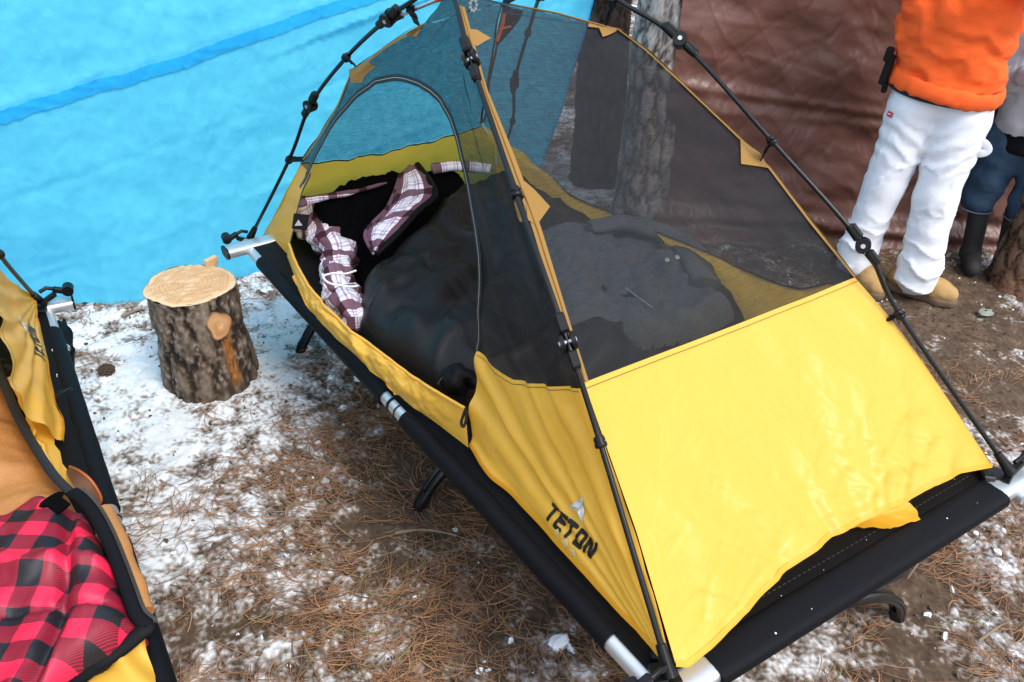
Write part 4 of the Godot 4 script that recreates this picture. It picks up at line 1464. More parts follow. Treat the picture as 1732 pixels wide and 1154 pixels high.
func second_set(cot: Node3D, tent: Node3D) -> void:
	var c := cot.duplicate() as Node3D
	c.name = numbered("camp_cot")
	add_child(c)
	c.transform = Transform3D(Basis(Vector3.UP, TURN2), C2)
	tag(c, "black camp cot carrying the red checked sleeping bag, its organiser hanging from the rail", "cot", "camp cots with tents")
	var t := tent.duplicate() as Node3D
	t.name = numbered("cot_tent")
	add_child(t)
	t.transform = Transform3D(Basis(Vector3.UP, TURN2), C2)
	# its near pole is unclipped and its door wall rolled away
	for gone in away: t.get_node(NodePath(String(gone))).free()
	tag(t, "yellow cot tent cut off by the picture edge, over the tan and red checked bedding", "tent", "tents on cots")
	var zp := MB.new()
	var line := cat3(v3([-1.42, 0.6, -0.502, -1.405, 0.58, -0.293, -1.394, 0.565, -0.153, -1.377, 0.55, -0.035, -1.359, 0.54, 0.062, -1.338, 0.53, 0.128]), 6)
	zp.tube(line, [0.0095], 10, 0.4)
	var back := t.transform.affine_inverse()
	part("door_zip", zp, M.zip, t).transform = back
	var cord := MB.new()
	cord.tube(cat3(v3([-1.379, 0.585, -0.303, -1.37, 0.56, -0.292, -1.36, 0.54, -0.277, -1.351, 0.51, -0.285]), 5), [0.0022], 6)
	cord.box(aim(v3([-1.386, 0.59, -0.316])[0], Vector3(0.5, 0, 1.0)), Vector3(0.012, 0.010, 0.026), 0.003)
	for k in 4: cord.tube(PackedVector3Array([v3([-1.394, 0.595, -0.34])[0] + Vector3(-0.008 * k, 0, -0.007 * k), v3([-1.394, 0.595, -0.34])[0] + Vector3(-0.008 * k, 0.006, -0.007 * k)]), [0.005], 6)
	part("zip_pull", cord, M.black_plastic, t).transform = back
	for st in [[v3([-1.389, 0.55, -0.332, -1.377, 0.54, -0.23, -1.365, 0.535, -0.076, -1.349, 0.53, 0.076, -1.336, 0.525, 0.123]), v3([-1.334, 0.48, -0.478, -1.345, 0.485, -0.279, -1.341, 0.485, -0.185, -1.332, 0.488, -0.024, -1.323, 0.49, 0.078])]]:
		part("door_flap", sill(cat3(st[0], 6), cat3(st[1], 6)), M.yellow, t).transform = back
	var yl := MB.new()
	var ya := cat3(v3([-1.429, 0.475, 0.575, -1.376, 0.475, 0.56, -1.338, 0.475, 0.539, -1.301, 0.475, 0.515]), 8)
	var yb := cat3(v3([-1.298, 0.455, 0.67, -1.295, 0.455, 0.606, -1.293, 0.455, 0.551, -1.287, 0.46, 0.497]), 8)
	var yp := PackedVector3Array()
	var yu := PackedVector2Array()
	for j in 13:
		for k in ya.size():
			yp.append(ya[k].lerp(yb[k], j / 12.0) + Vector3(-0.2, 0.9, 0) * (0.012 * sin(j * 0.26) + 0.008 * sin(k * 0.45 + j * 0.5)))
			yu.append(Vector2(k, j) * 0.01)
	yl.grid(yp, 13, ya.size(), yu)
	part("near_skirt", yl, M.yellow, t).transform = back
	# bedding
	var z := noise(141, 1.0, 3)
	var b := thing("sleeping_bag", "tan quilted sleeping bag with red and black checked lining folded open over the cot rail", "sleeping bag")
	var tan_ := heap(v2([-1.941, -0.973, -1.423, -0.533, -1.4, -0.371, -1.369, -0.131, -1.335, 0.096, -1.32, 0.197, -1.429, 0.279, -1.946, -0.028]), 0.012, func(_q: Vector2) -> float: return 0.43, func(q: Vector2, d: float) -> float:
		var w := q.y * 1.0 + z.get_noise_2d(q.x * 2.0, q.y * 2.0) * 0.05
		return 0.075 + 0.022 * (absf(sin(w * 13.0)) - 0.4) + z.get_noise_2d(q.x * 4.0, q.y * 4.0) * 0.03 + z.get_noise_2d(q.x * 12.0, q.y * 20.0) * 0.008, 0.10)
	part("shell", tan_, M.tan_cloth, b)
	var chk := heap(v2([-1.604, 0.102, -1.459, 0.117, -1.413, 0.089, -1.378, 0.088, -1.349, 0.134, -1.323, 0.143, -1.314, 0.213, -1.3, 0.29, -1.295, 0.37, -1.293, 0.452, -1.289, 0.5, -1.279, 0.52, -1.332, 0.547, -1.376, 0.561, -1.416, 0.583, -1.523, 0.655, -1.673, 0.563]), 0.007, func(q: Vector2) -> float: return 0.462 - 0.065 * smoothstep(-1.36, -1.25, q.x), func(q: Vector2, d: float) -> float:
		var e := q.x * 0.92 + q.y * 0.38
		var g := -q.x * 0.38 + q.y * 0.92
		var h := 0.085 + z.get_noise_2d(e * 4.0, g * 4.0) * 0.022 + z.get_noise_2d(e * 16.0, g * 7.0) * 0.006
		h -= 0.026 * exp(-pow((e + 1.148 - 0.03 * sin(g * 8.0)) / 0.012, 2.0))
		h -= 0.012 * exp(-pow((g - 0.935) / 0.008, 2.0))
		h += 0.02 * exp(-pow((g - 0.83 - z.get_noise_2d(e * 9.0, 4.0) * 0.02) / 0.02, 2.0))
		return h, 0.04)
	# the checks run along the bag, at a slant to the cot
	for k in chk.v.size():
		var q := chk.v[k]
		chk.t[k] = Vector2(q.x * 0.88 + q.z * 0.47, -q.x * 0.47 + q.z * 0.88) / 0.080
	part("checked_lining", chk, M.buffalo, b)
	var edge := cat3(v3([-1.333, 0.545, 0.149, -1.319, 0.545, 0.185, -1.307, 0.54, 0.233, -1.299, 0.53, 0.296, -1.295, 0.52, 0.37, -1.293, 0.51, 0.443, -1.291, 0.502, 0.494, -1.28, 0.495, 0.521, -1.296, 0.492, 0.527, -1.331, 0.49, 0.542, -1.366, 0.49, 0.552, -1.396, 0.495, 0.568, -1.426, 0.5, 0.59]), 7)
	var bp := MB.new()
	bp.tube(edge, [0.0135], 12, 0.45)
	part("black_binding", bp, M.black_cloth, b)
	var teeth := MB.new()
	for k in range(2, edge.size() - 34):
		for h in 3:
			var q := edge[k].lerp(edge[k + 1], h / 3.0)
			teeth.box(aim(q + Vector3(0.014, 0.004, -0.002), edge[k + 1] - edge[k]), Vector3(0.007, 0.004, 0.0018), 0.0004)
	part("zip_teeth", teeth, M.steel_dark, b)
	var fl := MB.new()
	fl.tube(cat3(v3([-1.373, 0.575, 0.185, -1.364, 0.572, 0.204, -1.355, 0.565, 0.219]), 4), [0.022, 0.026, 0.024, 0.016], 12, 0.3)
	part("fastener_strip", fl, M.fleece, b)
	var under := MB.new()
	under.tube(cat3(v3([-1.296, 0.5, 0.188, -1.287, 0.5, 0.301, -1.284, 0.49, 0.404, -1.283, 0.48, 0.475]), 6), [0.024], 12, 0.8, Vector3.UP, 0.006, z)
	part("shell_edge", under, M.tan_cloth, b)
	# the tan strap that stands up from the rail
	var st := thing("strap", "tan strap with an orange edge curling up from the cot rail beside the checked lining", "strap")
	var a := cat3(v3([-1.325, 0.5, 0.007, -1.309, 0.55, 0.099, -1.294, 0.545, 0.137, -1.287, 0.51, 0.153, -1.296, 0.49, 0.152]), 6)
	var p := PackedVector3Array()
	var uv := PackedVector2Array()
	for k in a.size():
		for e in 4:
			p.append(a[k] + Vector3(-0.018, -0.011, 0.006) * (e / 3.0) * (0.5 + sin(k / float(a.size()) * PI)))
			uv.append(Vector2(e * 0.01, k * 0.01))
	var sb := MB.new()
	sb.grid(p, a.size(), 4, uv)
	part("band", sb, M.brown_strap, st)
	var se := MB.new()
	se.tube(a, [0.0035], 6)
	part("edge", se, M.orange_dull, st)
	# organiser hung along the rail
	var og := thing("storage_organiser", "black cloth organiser with a mesh pocket hanging from the left cot rail over the snow", "organiser")
	var ob := MB.new()
	var topl := cat3(v3([-1.267, 0.44, -0.763, -1.282, 0.435, -0.586, -1.296, 0.43, -0.354, -1.308, 0.43, -0.147, -1.312, 0.43, 0.014]), 8)
	var outl := cat3(v3([-1.228, 0.4, -0.831, -1.239, 0.36, -0.683, -1.276, 0.3, -0.517, -1.275, 0.27, -0.419, -1.272, 0.26, -0.162]), 8)
	p = PackedVector3Array()
	uv = PackedVector2Array()
	for k in topl.size():
		for e in 15:
			var s := e / 14.0
			var q := topl[k].lerp(outl[k], minf(s * 1.5, 1.0))
			if s > 0.66: q += Vector3(-0.05, -0.22, 0.0) * (s - 0.66) / 0.34
			q += Vector3(0.010, 0.004, 0) * z.get_noise_2d(k * 0.3, s * 4.0) + Vector3(0.012, 0, 0) * sin(s * PI) * absf(sin(k * 0.33))
			p.append(q)
			uv.append(Vector2(s, k * 0.02))
	ob.grid(p, topl.size(), 15, uv)
	part("body", ob, M.black_cloth, og)
	var oe := MB.new()
	oe.tube(outl, [0.005], 6)
	part("piping", oe, M.black_plastic, og)
	# open net of crossing cords on the pocket
	var net := MB.new()
	var na := cat3(v3([-1.263, 0.3, -0.503, -1.267, 0.27, -0.414, -1.265, 0.25, -0.286, -1.265, 0.24, -0.145, -1.273, 0.24, -0.078]), 6)
	var nb := cat3(v3([-1.291, 0.36, -0.342, -1.3, 0.34, -0.253, -1.3, 0.33, -0.139, -1.303, 0.33, -0.035, -1.307, 0.33, 0.029]), 6)
	for k in na.size() - 1:
		for e in 8:
			var s0 := e / 8.0
			var s1 := (e + 1) / 8.0
			net.tube(PackedVector3Array([na[k].lerp(nb[k], s0), na[k + 1].lerp(nb[k + 1], s1)]), [0.0014], 4, 1.0, Vector3.UP, 0.0, null, false)
			net.tube(PackedVector3Array([na[k + 1].lerp(nb[k + 1], s0), na[k].lerp(nb[k], s1)]), [0.0014], 4, 1.0, Vector3.UP, 0.0, null, false)
	net.tube(na, [0.004], 6)
	part("mesh_pocket", net, M.black_plastic, og)
	var bk := MB.new()
	bk.tube(cat3(v3([-1.258, 0.4, -0.66, -1.244, 0.4, -0.681, -1.242, 0.39, -0.669, -1.256, 0.39, -0.649, -1.258, 0.4, -0.66]), 4), [0.004], 6)
	bk.box(aim(v3([-1.249, 0.41, -0.645])[0], Vector3(0.3, 0.6, 0.7)), Vector3(0.011, 0.015, 0.004), 0.001)
	part("buckle", bk, M.steel, og)
	for q in v3([-1.285, 0.455, -0.574, -1.293, 0.455, -0.444]):
		var lb := MB.new()
		lb.box(aim(q, Vector3(0.1, 1, 0.2), Vector3(0.15, 0, -1)), Vector3(0.002, 0.004, 0.011), 0.0005)
		part("white_label", lb, M.white_cloth, og)

# ---------------------------------------------------------------- people
func boot(name_: String, heel: Vector3, turn: float, len_: float, parent: Node3D) -> void:
	var dir := Vector3(sin(turn), 0, cos(turn))
	var z := noise(171, 18.0, 2)
	var b := func(f: float, y: float) -> Vector3: return heel + dir * len_ * f + Vector3(0, y, 0)
	var up := nets([[b.call(0.02, 0.055), b.call(0.30, 0.055), 0.038, 0.043], [b.call(0.30, 0.055), b.call(0.70, 0.045), 0.043, 0.045], [b.call(0.70, 0.045), b.call(0.86, 0.042), 0.045, 0.038], [b.call(0.12, 0.06), b.call(0.10, 0.15), 0.040, 0.044], [b.call(0.25, 0.08), b.call(0.62, 0.062), 0.034, 0.034]], 0.03, 0.0065, func(p: Vector3) -> float: return z.get_noise_3dv(p) * 0.004)
	var o := part(name_, up, M.boot, parent)
	var so := nets([[b.call(0.0, 0.012), b.call(0.35, 0.012), 0.041, 0.039], [b.call(0.35, 0.012), b.call(0.72, 0.012), 0.039, 0.048], [b.call(0.72, 0.012), b.call(0.88, 0.012), 0.048, 0.040]], 0.02, 0.0065, func(p: Vector3) -> float: return maxf(0.0, absf(p.y - 0.008) - 0.016) * 1.5)
	part("sole", so, M.boot_sole, o)
	var lc := MB.new()
	for k in 4:
		var c: Vector3 = b.call(0.30 + k * 0.09, 0.118 - k * 0.010)
		var s := dir.cross(Vector3.UP)
		lc.tube(PackedVector3Array([c - s * 0.024 + Vector3(0, -0.012, 0), c + Vector3(0, 0.003, 0), c + s * 0.024 + dir * 0.012 + Vector3(0, -0.012, 0)]), [0.003], 6)
	part("lace", lc, M.black_cloth, o)

func hand_bones(w: Vector3, dir: Vector3, side: Vector3) -> Array:
	var n := dir.cross(side)
	var r := [[w, w + dir * 0.045, 0.026, 0.030], [w + dir * 0.05 - side * 0.022, w + dir * 0.075 + side * 0.022, 0.018, 0.018]]
	for k in 4:
		var k0: Vector3 = w + dir * 0.085 + side * (-0.03 + 0.02 * k)
		var l: float = [0.035, 0.042, 0.039, 0.031][k]
		var k1: Vector3 = k0 + (dir * 0.85 + n * 0.4) * l
		r.append([k0 - dir * 0.02, k0, 0.009, 0.009])
		r.append([k0, k1, 0.009, 0.0085])
		r.append([k1, k1 + (dir * 0.35 + n * 0.9) * l * 0.75, 0.0085, 0.0075])
	var t0 := w + dir * 0.02 - side * 0.03
	r.append([t0, t0 + dir * 0.035 - side * 0.022 + n * 0.01, 0.012, 0.010])
	r.append([t0 + dir * 0.035 - side * 0.022 + n * 0.01, t0 + dir * 0.06 - side * 0.020 + n * 0.022, 0.010, 0.008])
	return r

func head(o: Node3D, c: Vector3, s: float) -> void:
	var b := nets([[c + Vector3(0, 0.03, -0.015) * s, c + Vector3(0, 0.02, 0.02) * s, 0.088 * s, 0.080 * s], [c + Vector3(0, -0.04, 0.035) * s, c + Vector3(0, -0.075, 0.05) * s, 0.058 * s, 0.034 * s], [c + Vector3(0, -0.005, 0.09) * s, c + Vector3(0, -0.028, 0.108) * s, 0.012 * s, 0.014 * s], [c + Vector3(-0.084, -0.01, 0) * s, c + Vector3(-0.088, 0.02, -0.008) * s, 0.014 * s, 0.018 * s], [c + Vector3(0.084, -0.01, 0) * s, c + Vector3(0.088, 0.02, -0.008) * s, 0.014 * s, 0.018 * s], [c + Vector3(-0.022, -0.062, 0.082) * s, c + Vector3(0.022, -0.062, 0.082) * s, 0.010 * s, 0.010 * s], [c + Vector3(0, -0.06, -0.01) * s, c + Vector3(0, -0.20, -0.02) * s, 0.055 * s, 0.062 * s]], 0.02 * s, 0.007, func(_p: Vector3) -> float: return 0.0)
	part("body", b, M.skin, o)
	for e in [-1.0, 1.0]:
		var ey := MB.new()
		ey.tube(PackedVector3Array([c + Vector3(0.032 * e, 0.008, 0.086) * s, c + Vector3(0.032 * e, 0.008, 0.092) * s]), [0.011 * s, 0.006 * s], 10)
		part("eye", ey, M.black_plastic, o)
	var z := noise(181, 30.0, 2)
	var h := nets([[c + Vector3(0, 0.05, -0.03) * s, c + Vector3(0, 0.055, 0.015) * s, 0.094 * s, 0.082 * s], [c + Vector3(0, 0.0, -0.05) * s, c + Vector3(0, -0.05, -0.05) * s, 0.075 * s, 0.055 * s]], 0.03 * s, 0.009, func(p: Vector3) -> float: return z.get_noise_3dv(p) * 0.008)
	part("hair", h, M.hair, o)

func people() -> void:
	var o := thing("person", "person in an orange sweatshirt, baggy white work trousers and tan boots, before the brown tarpaulin", "person", Vector3(1.95, 0, -0.17), -PI / 3)
	var z := noise(161, 1.0, 3)
	head(o, Vector3(-0.06, 1.60, 0.05), 1.0)
	for e in [-1.0, 1.0]:
		var hb := hand_bones(Vector3(-0.04 + 0.09 * e, 1.41, 0.30), Vector3(-0.35 * e, 0.7, 0.6).normalized(), Vector3(-0.85 * e, -0.5, 0.1).normalized())
		part("hand", nets(hb, 0.010, 0.0045, func(_p: Vector3) -> float: return 0.0), M.skin, o)
	var tr := nets([
		[Vector3(-0.075, 0.86, -0.01), Vector3(0.065, 0.85, -0.01), 0.118, 0.116, 0.85],
		[Vector3(-0.092, 0.78, 0.0), Vector3(-0.118, 0.45, 0.02), 0.104, 0.082],
		[Vector3(-0.118, 0.45, 0.02), Vector3(-0.145, 0.155, 0.035), 0.082, 0.076],
		[Vector3(-0.145, 0.155, 0.035), Vector3(-0.145, 0.115, 0.04), 0.080, 0.083],
		[Vector3(0.092, 0.78, 0.0), Vector3(0.088, 0.45, 0.035), 0.104, 0.086],
		[Vector3(0.088, 0.45, 0.035), Vector3(0.115, 0.145, 0.04), 0.086, 0.082],
		[Vector3(0.115, 0.145, 0.04), Vector3(0.115, 0.10, 0.045), 0.086, 0.089]], 0.028, 0.009, func(p: Vector3) -> float:
			var low := smoothstep(0.42, 0.14, p.y)
			var sd := -0.13 if p.x < -0.01 else 0.10
			var an := atan2(p.z - 0.03, p.x - sd)
			var ph := p.y * 34.0 + an * 0.4 + sin(an * 2.0) * 0.8 + z.get_noise_3dv(p * 5.0) * 1.8
			var h := (0.35 - pow(1.0 - absf(sin(ph)), 1.6)) * 0.013 * low
			var mid := smoothstep(0.2, 0.4, p.y) * smoothstep(0.80, 0.55, p.y)
			h += (0.3 - pow(1.0 - absf(sin(p.y * 15.0 + an * 1.6 + z.get_noise_3dv(p * 5.0) * 2.5)), 2.0)) * 0.006 * mid
			h += z.get_noise_3dv(p * 4.0) * 0.006
			# creases that run from the crotch out to the hips
			var side := absf(p.x + 0.003)
			h += sin((p.y - side * 0.55) * 95.0 + z.get_noise_3dv(p * 5.0) * 4.0) * 0.0035 * smoothstep(0.52, 0.62, p.y) * smoothstep(0.80, 0.70, p.y)
			return h)
	var to := part("trousers", tr, M.white_denim, o)
	var wb := MB.new()
	var ring := PackedVector3Array()
	for k in 41:
		var an := TAU * k / 40.0
		ring.append(Vector3(-0.01 + cos(an) * 0.184, 0.872 - cos(an) * 0.018, -0.01 + sin(an) * 0.118))
	wb.tube(ring, [0.006], 8, 2.6)
	part("waistband", wb, M.white_denim, to)
	var bl := MB.new()
	bl.box(aim(Vector3(-0.175, 0.895, 0.065), Vector3(-0.75, 0, 0.66)), Vector3(0.012, 0.05, 0.005), 0.001)
	part("belt_loop", bl, M.white_denim, to)
	var red := MB.new()
	red.box(aim(Vector3(-0.172, 0.765, 0.078), Vector3(-0.62, 0.1, 0.78)), Vector3(0.026, 0.020, 0.003), 0.0008)
	var ro := part("red_label", red, M.red_label, to, "small red woven label at the pocket")
	var rt := MB.new()
	rt.box(aim(Vector3(-0.1735, 0.766, 0.0805), Vector3(-0.62, 0.1, 0.78)), Vector3(0.014, 0.004, 0.002), 0.0004)
	part("woven_mark", rt, M.white_denim, ro)
	var hl := MB.new()
	hl.tube(cat3(PackedVector3Array([Vector3(0.165, 0.715, 0.04), Vector3(0.195, 0.705, 0.045), Vector3(0.212, 0.682, 0.045), Vector3(0.19, 0.665, 0.045), Vector3(0.155, 0.668, 0.03)]), 5), [0.016], 10, 0.2, Vector3(0, 0, 1))
	part("hammer_loop", hl, M.white_denim, to)
	boot("boot", Vector3(-0.175, 0, -0.03), 0.75, 0.255, o)
	boot("boot", Vector3(0.035, 0, 0.0), 1.42, 0.265, o)
	# sweatshirt
	var sw := nets([
		[Vector3(-0.01, 0.945, -0.005), Vector3(-0.035, 1.15, -0.005), 0.198, 0.205, 0.68],
		[Vector3(-0.035, 1.15, -0.005), Vector3(-0.05, 1.33, -0.01), 0.205, 0.17, 0.70],
		[Vector3(-0.20, 1.385, -0.01), Vector3(0.10, 1.385, -0.01), 0.085, 0.085],
		[Vector3(-0.225, 1.38, -0.005), Vector3(-0.305, 1.31, 0.11), 0.078, 0.066],
		[Vector3(-0.305, 1.31, 0.11), Vector3(-0.13, 1.40, 0.28), 0.066, 0.045],
		[Vector3(0.125, 1.38, -0.005), Vector3(0.21, 1.30, 0.11), 0.078, 0.066],
		[Vector3(0.21, 1.30, 0.11), Vector3(0.05, 1.40, 0.28), 0.066, 0.045]], 0.05, 0.0115, func(p: Vector3) -> float:
			var h := z.get_noise_3dv(Vector3(p.x * 7.0, p.y * 12.0, p.z * 7.0)) * 0.013
			h += sin(p.y * 48.0 + p.x * 30.0 + z.get_noise_3dv(p * 4.0) * 5.0) * 0.0075
			h += sin(p.y * 30.0 - p.x * 24.0 + z.get_noise_3dv(p * 4.0 + Vector3(9, 0, 0)) * 5.0) * 0.006
			return h, null, 0.885)
	var so := part("sweatshirt", sw, M.orange_fleece, o)
	var hem := MB.new()
	ring = PackedVector3Array()
	for k in 49:
		var an := TAU * k / 48.0
		ring.append(Vector3(-0.008 + cos(an) * 0.203, 0.893 - cos(an) * 0.020 - 0.012 * sin(an), -0.005 + sin(an) * 0.140))
	hem.tube(ring, [0.015], 12, 2.2, Vector3.UP, 0.006, noise(167, 2.0, 2))
	part("ribbed_hem", hem, M.orange_fleece, so)
	var us := MB.new()
	ring = PackedVector3Array()
	for k in 49:
		var an := TAU * k / 48.0
		ring.append(Vector3(-0.012 + cos(an) * 0.197, 0.880 - cos(an) * 0.012 - 0.016 * sin(an), -0.006 + sin(an) * 0.128))
	us.tube(ring, [0.011], 10, 2.4)
	part("undershirt", us, M.navy, o)
	var hs := MB.new()
	hs.box(Transform3D(Basis(Vector3.BACK, -0.08), Vector3(-0.228, 0.925, 0.045)), Vector3(0.032, 0.115, 0.05), 0.007)
	hs.box(Transform3D(Basis(Vector3.BACK, -0.08), Vector3(-0.236, 0.985, 0.055)), Vector3(0.030, 0.055, 0.034), 0.006)
	hs.box(Transform3D(Basis(Vector3.BACK, 0.05), Vector3(-0.220, 0.865, 0.04)), Vector3(0.022, 0.06, 0.034), 0.006)
	part("belt_pouch", hs, M.black_plastic, o)
	# second person, half hidden
	var q := thing("person", "person in a grey sweater, black shirt and blue jeans, half hidden behind the orange sweatshirt", "person", Vector3(2.485, 0, -0.09), -PI / 3)
	head(q, Vector3(0.05, 1.27, 0.03), 0.93)
	for e in [-1.0, 1.0]:
		part("hand", nets(hand_bones(Vector3(0.05 + 0.06 * e, 0.93, 0.17), Vector3(-0.6 * e, 0.7, 0.2).normalized(), Vector3(0.5 * e, 0.5, 0.4).normalized()), 0.010, 0.006, func(_p: Vector3) -> float: return 0.0), M.skin, q)
	var jn := nets([[Vector3(-0.02, 0.60, 0), Vector3(0.12, 0.60, 0), 0.115, 0.115, 0.85], [Vector3(-0.035, 0.58, 0), Vector3(-0.062, 0.32, 0.0), 0.098, 0.072], [Vector3(0.135, 0.58, 0), Vector3(0.128, 0.33, 0.02), 0.098, 0.075]], 0.015, 0.011, func(p: Vector3) -> float: return z.get_noise_3dv(p * 11.0) * 0.012 + sin(p.y * 60.0 + p.x * 20.0) * 0.003, null, 0.275)
	var jo := part("jeans", jn, M.denim, q)
	var jh := MB.new()
	for c in [Vector3(-0.064, 0.281, 0.0), Vector3(0.128, 0.281, 0.02)]:
		ring = PackedVector3Array()
		for k in 25: ring.append(c + Vector3(cos(TAU * k / 24.0) * 0.0735, 0, sin(TAU * k / 24.0) * 0.0735))
		jh.tube(ring, [0.0035], 6)
	part("hem", jh, M.denim_hem, jo)
	for e in [[-0.045, 0.02], [0.10, 0.05]]:
		var bt := nets([[Vector3(e[0], 0.30, 0.0), Vector3(e[0] + 0.03, 0.06, -0.02), 0.046, 0.042], [Vector3(e[0] + 0.03, 0.045, -0.03), Vector3(e[0] + 0.05, 0.04, 0.12), 0.042, 0.038]], 0.03, 0.009, func(_p: Vector3) -> float: return 0.0)
		part("boot", bt, M.boot_dark, q)
	var sh := nets([[Vector3(0.05, 0.60, 0), Vector3(0.05, 0.68, 0), 0.145, 0.15, 0.8]], 0.03, 0.012, func(p: Vector3) -> float: return z.get_noise_3dv(p * 14.0) * 0.01, null, 0.575)
	part("shirt", sh, M.black_cloth, q)
	var s2 := nets([[Vector3(0.05, 0.70, 0), Vector3(0.05, 0.95, 0), 0.16, 0.155, 0.78], [Vector3(-0.08, 1.02, 0), Vector3(0.18, 1.02, 0), 0.075, 0.075], [Vector3(-0.10, 1.02, 0), Vector3(-0.155, 0.84, 0.02), 0.062, 0.052], [Vector3(-0.155, 0.84, 0.02), Vector3(-0.03, 0.92, 0.15), 0.052, 0.042], [Vector3(0.20, 1.02, 0), Vector3(0.255, 0.84, 0.02), 0.062, 0.052], [Vector3(0.255, 0.84, 0.02), Vector3(0.13, 0.92, 0.15), 0.052, 0.042]], 0.04, 0.012, func(p: Vector3) -> float: return z.get_noise_3dv(p * 9.0) * 0.014, null, 0.645)
	part("sweater", s2, M.grey_knit, q)

# ---------------------------------------------------------------- litter on the ground
func litter() -> void:
	# pine needles by the ten thousand
	var nm := MB.new()
	var path := PackedVector3Array()
	for k in 6:
		var w := k / 5.0 - 0.5
		path.append(Vector3(w, 0.06 - 0.24 * w * w, 0.09 * cos(w * 2.6) - 0.06))
	nm.tube(path, [0.007, 0.0085, 0.0085, 0.008, 0.006, 0.003], 4, 0.8, Vector3.UP, 0.0, null, false)
	var ms := nm.mesh()
	ms.surface_set_material(0, M.needle)
	rng.seed = 4242
	var buf := PackedFloat32Array()
	var count := 0
	var dn := noise(201, 2.1, 3)
	while count < 36000:
		var x := rng.randf_range(-2.0, 3.4)
		var z := rng.randf_range(-2.6, 2.2)
		var g := 0.16 + dn.get_noise_2d(x, z) * 0.9
		g += 0.42 * blob(Vector2(x, z), -0.75, 0.35, 0.55) + 0.35 * blob(Vector2(x, z), -0.55, -0.35, 0.3) + 0.2 * blob(Vector2(x, z), -0.45, 0.75, 0.4)
		g -= 0.45 * blob(Vector2(x, z), -1.0, -1.0, 0.5)
		g -= 0.5 * blob(Vector2(x, z), 2.0, 0.1, 0.7)
		if rng.randf() > g: continue
		var len_ := rng.randf_range(0.05, 0.115)
		var flow := dn.get_noise_2d(x * 0.7 + 30.0, z * 0.7) * 3.0 - 0.3
		var an := flow + rng.randfn(0.0, 0.75)
		var b := Basis(Vector3.UP, an) * Basis(Vector3.RIGHT, rng.randf_range(-0.5, 0.5)) * Basis(Vector3.BACK, rng.randfn(0.0, 0.09))
		b = b.scaled_local(Vector3(len_, 0.10, 0.10 if rng.randf() < 0.8 else 0.2))
		var y := ground_y(x, z) + 0.0015 + rng.randf() * 0.007
		var t := rng.randf()
		var c := Color(0.20, 0.085, 0.038).lerp(Color(0.42, 0.22, 0.105), t)
		if rng.randf() < 0.14: c = Color(0.09, 0.055, 0.035)
		if rng.randf() < 0.05: c = Color(0.20, 0.19, 0.06)
		buf.append_array(PackedFloat32Array([b.x.x, b.y.x, b.z.x, x, b.x.y, b.y.y, b.z.y, y, b.x.z, b.y.z, b.z.z, z, c.r, c.g, c.b, 1.0]))
		count += 1
	_scatter("pine_needles", "brown fallen pine needles strewn over snow and earth", ms, buf, count)
	# crumbs of snow, ice and soil
	var cm := MB.new()
	var lz := noise(211, 1.3, 2)
	var p := PackedVector3Array()
	var uv := PackedVector2Array()
	for r in 8:
		for k in 12:
			var a := PI * r / 7.0
			var e := TAU * (k % 11) / 11.0
			var d := Vector3(sin(a) * cos(e), cos(a) * 0.7, sin(a) * sin(e))
			p.append(d * (1.0 + lz.get_noise_3dv(d * 1.2) * 0.7))
			uv.append(Vector2(k, r))
	cm.grid(p, 8, 12, uv, true, PackedColorArray(), true)
	var snow_ms := cm.mesh()
	snow_ms.surface_set_material(0, M.snow)
	buf = PackedFloat32Array()
	count = 0
	while count < 2600:
		var x := rng.randf_range(-1.9, 3.3)
		var z := rng.randf_range(-2.4, 2.1)
		var g := 0.25 + 0.9 * (snow_at(x, z) - 0.3) + 0.5 * blob(Vector2(x, z), -0.35, -1.15, 0.4)
		if rng.randf() > g: continue
		var s := 0.002 + 0.007 * pow(rng.randf(), 4.0)
		var b := Basis(Vector3.UP, rng.randf() * TAU) * Basis(Vector3.RIGHT, rng.randf() * 2.0)
		b = b.scaled_local(Vector3(s, s * rng.randf_range(0.6, 1.0), s * rng.randf_range(0.7, 1.3)))
		buf.append_array(PackedFloat32Array([b.x.x, b.y.x, b.z.x, x, b.x.y, b.y.y, b.z.y, ground_y(x, z) + s * 0.3, b.x.z, b.y.z, b.z.z, z, 1, 1, 1, 1]))
		count += 1
	# a few that were blown onto the foot of the cot
	for k in 16:
		var onbar := k < 6
		var x := rng.randf_range(-0.42, 0.52)
		var z := 1.088 + rng.randf_range(-0.022, 0.022) if onbar else rng.randf_range(1.0, 1.05)
		var y := 0.467 if onbar else 0.459
		var s := 0.0007 + 0.0016 * pow(rng.randf(), 4.0)
		buf.append_array(PackedFloat32Array([s, 0, 0, x, 0, s, 0, y, 0, 0, s, z, 1, 1, 1, 1]))
		count += 1
	_scatter("snow_crumbs", "loose crumbs of snow on the earth", snow_ms, buf, count)
	var soil_ms := cm.mesh()
	soil_ms.surface_set_material(0, M.soil)
	buf = PackedFloat32Array()
	count = 0
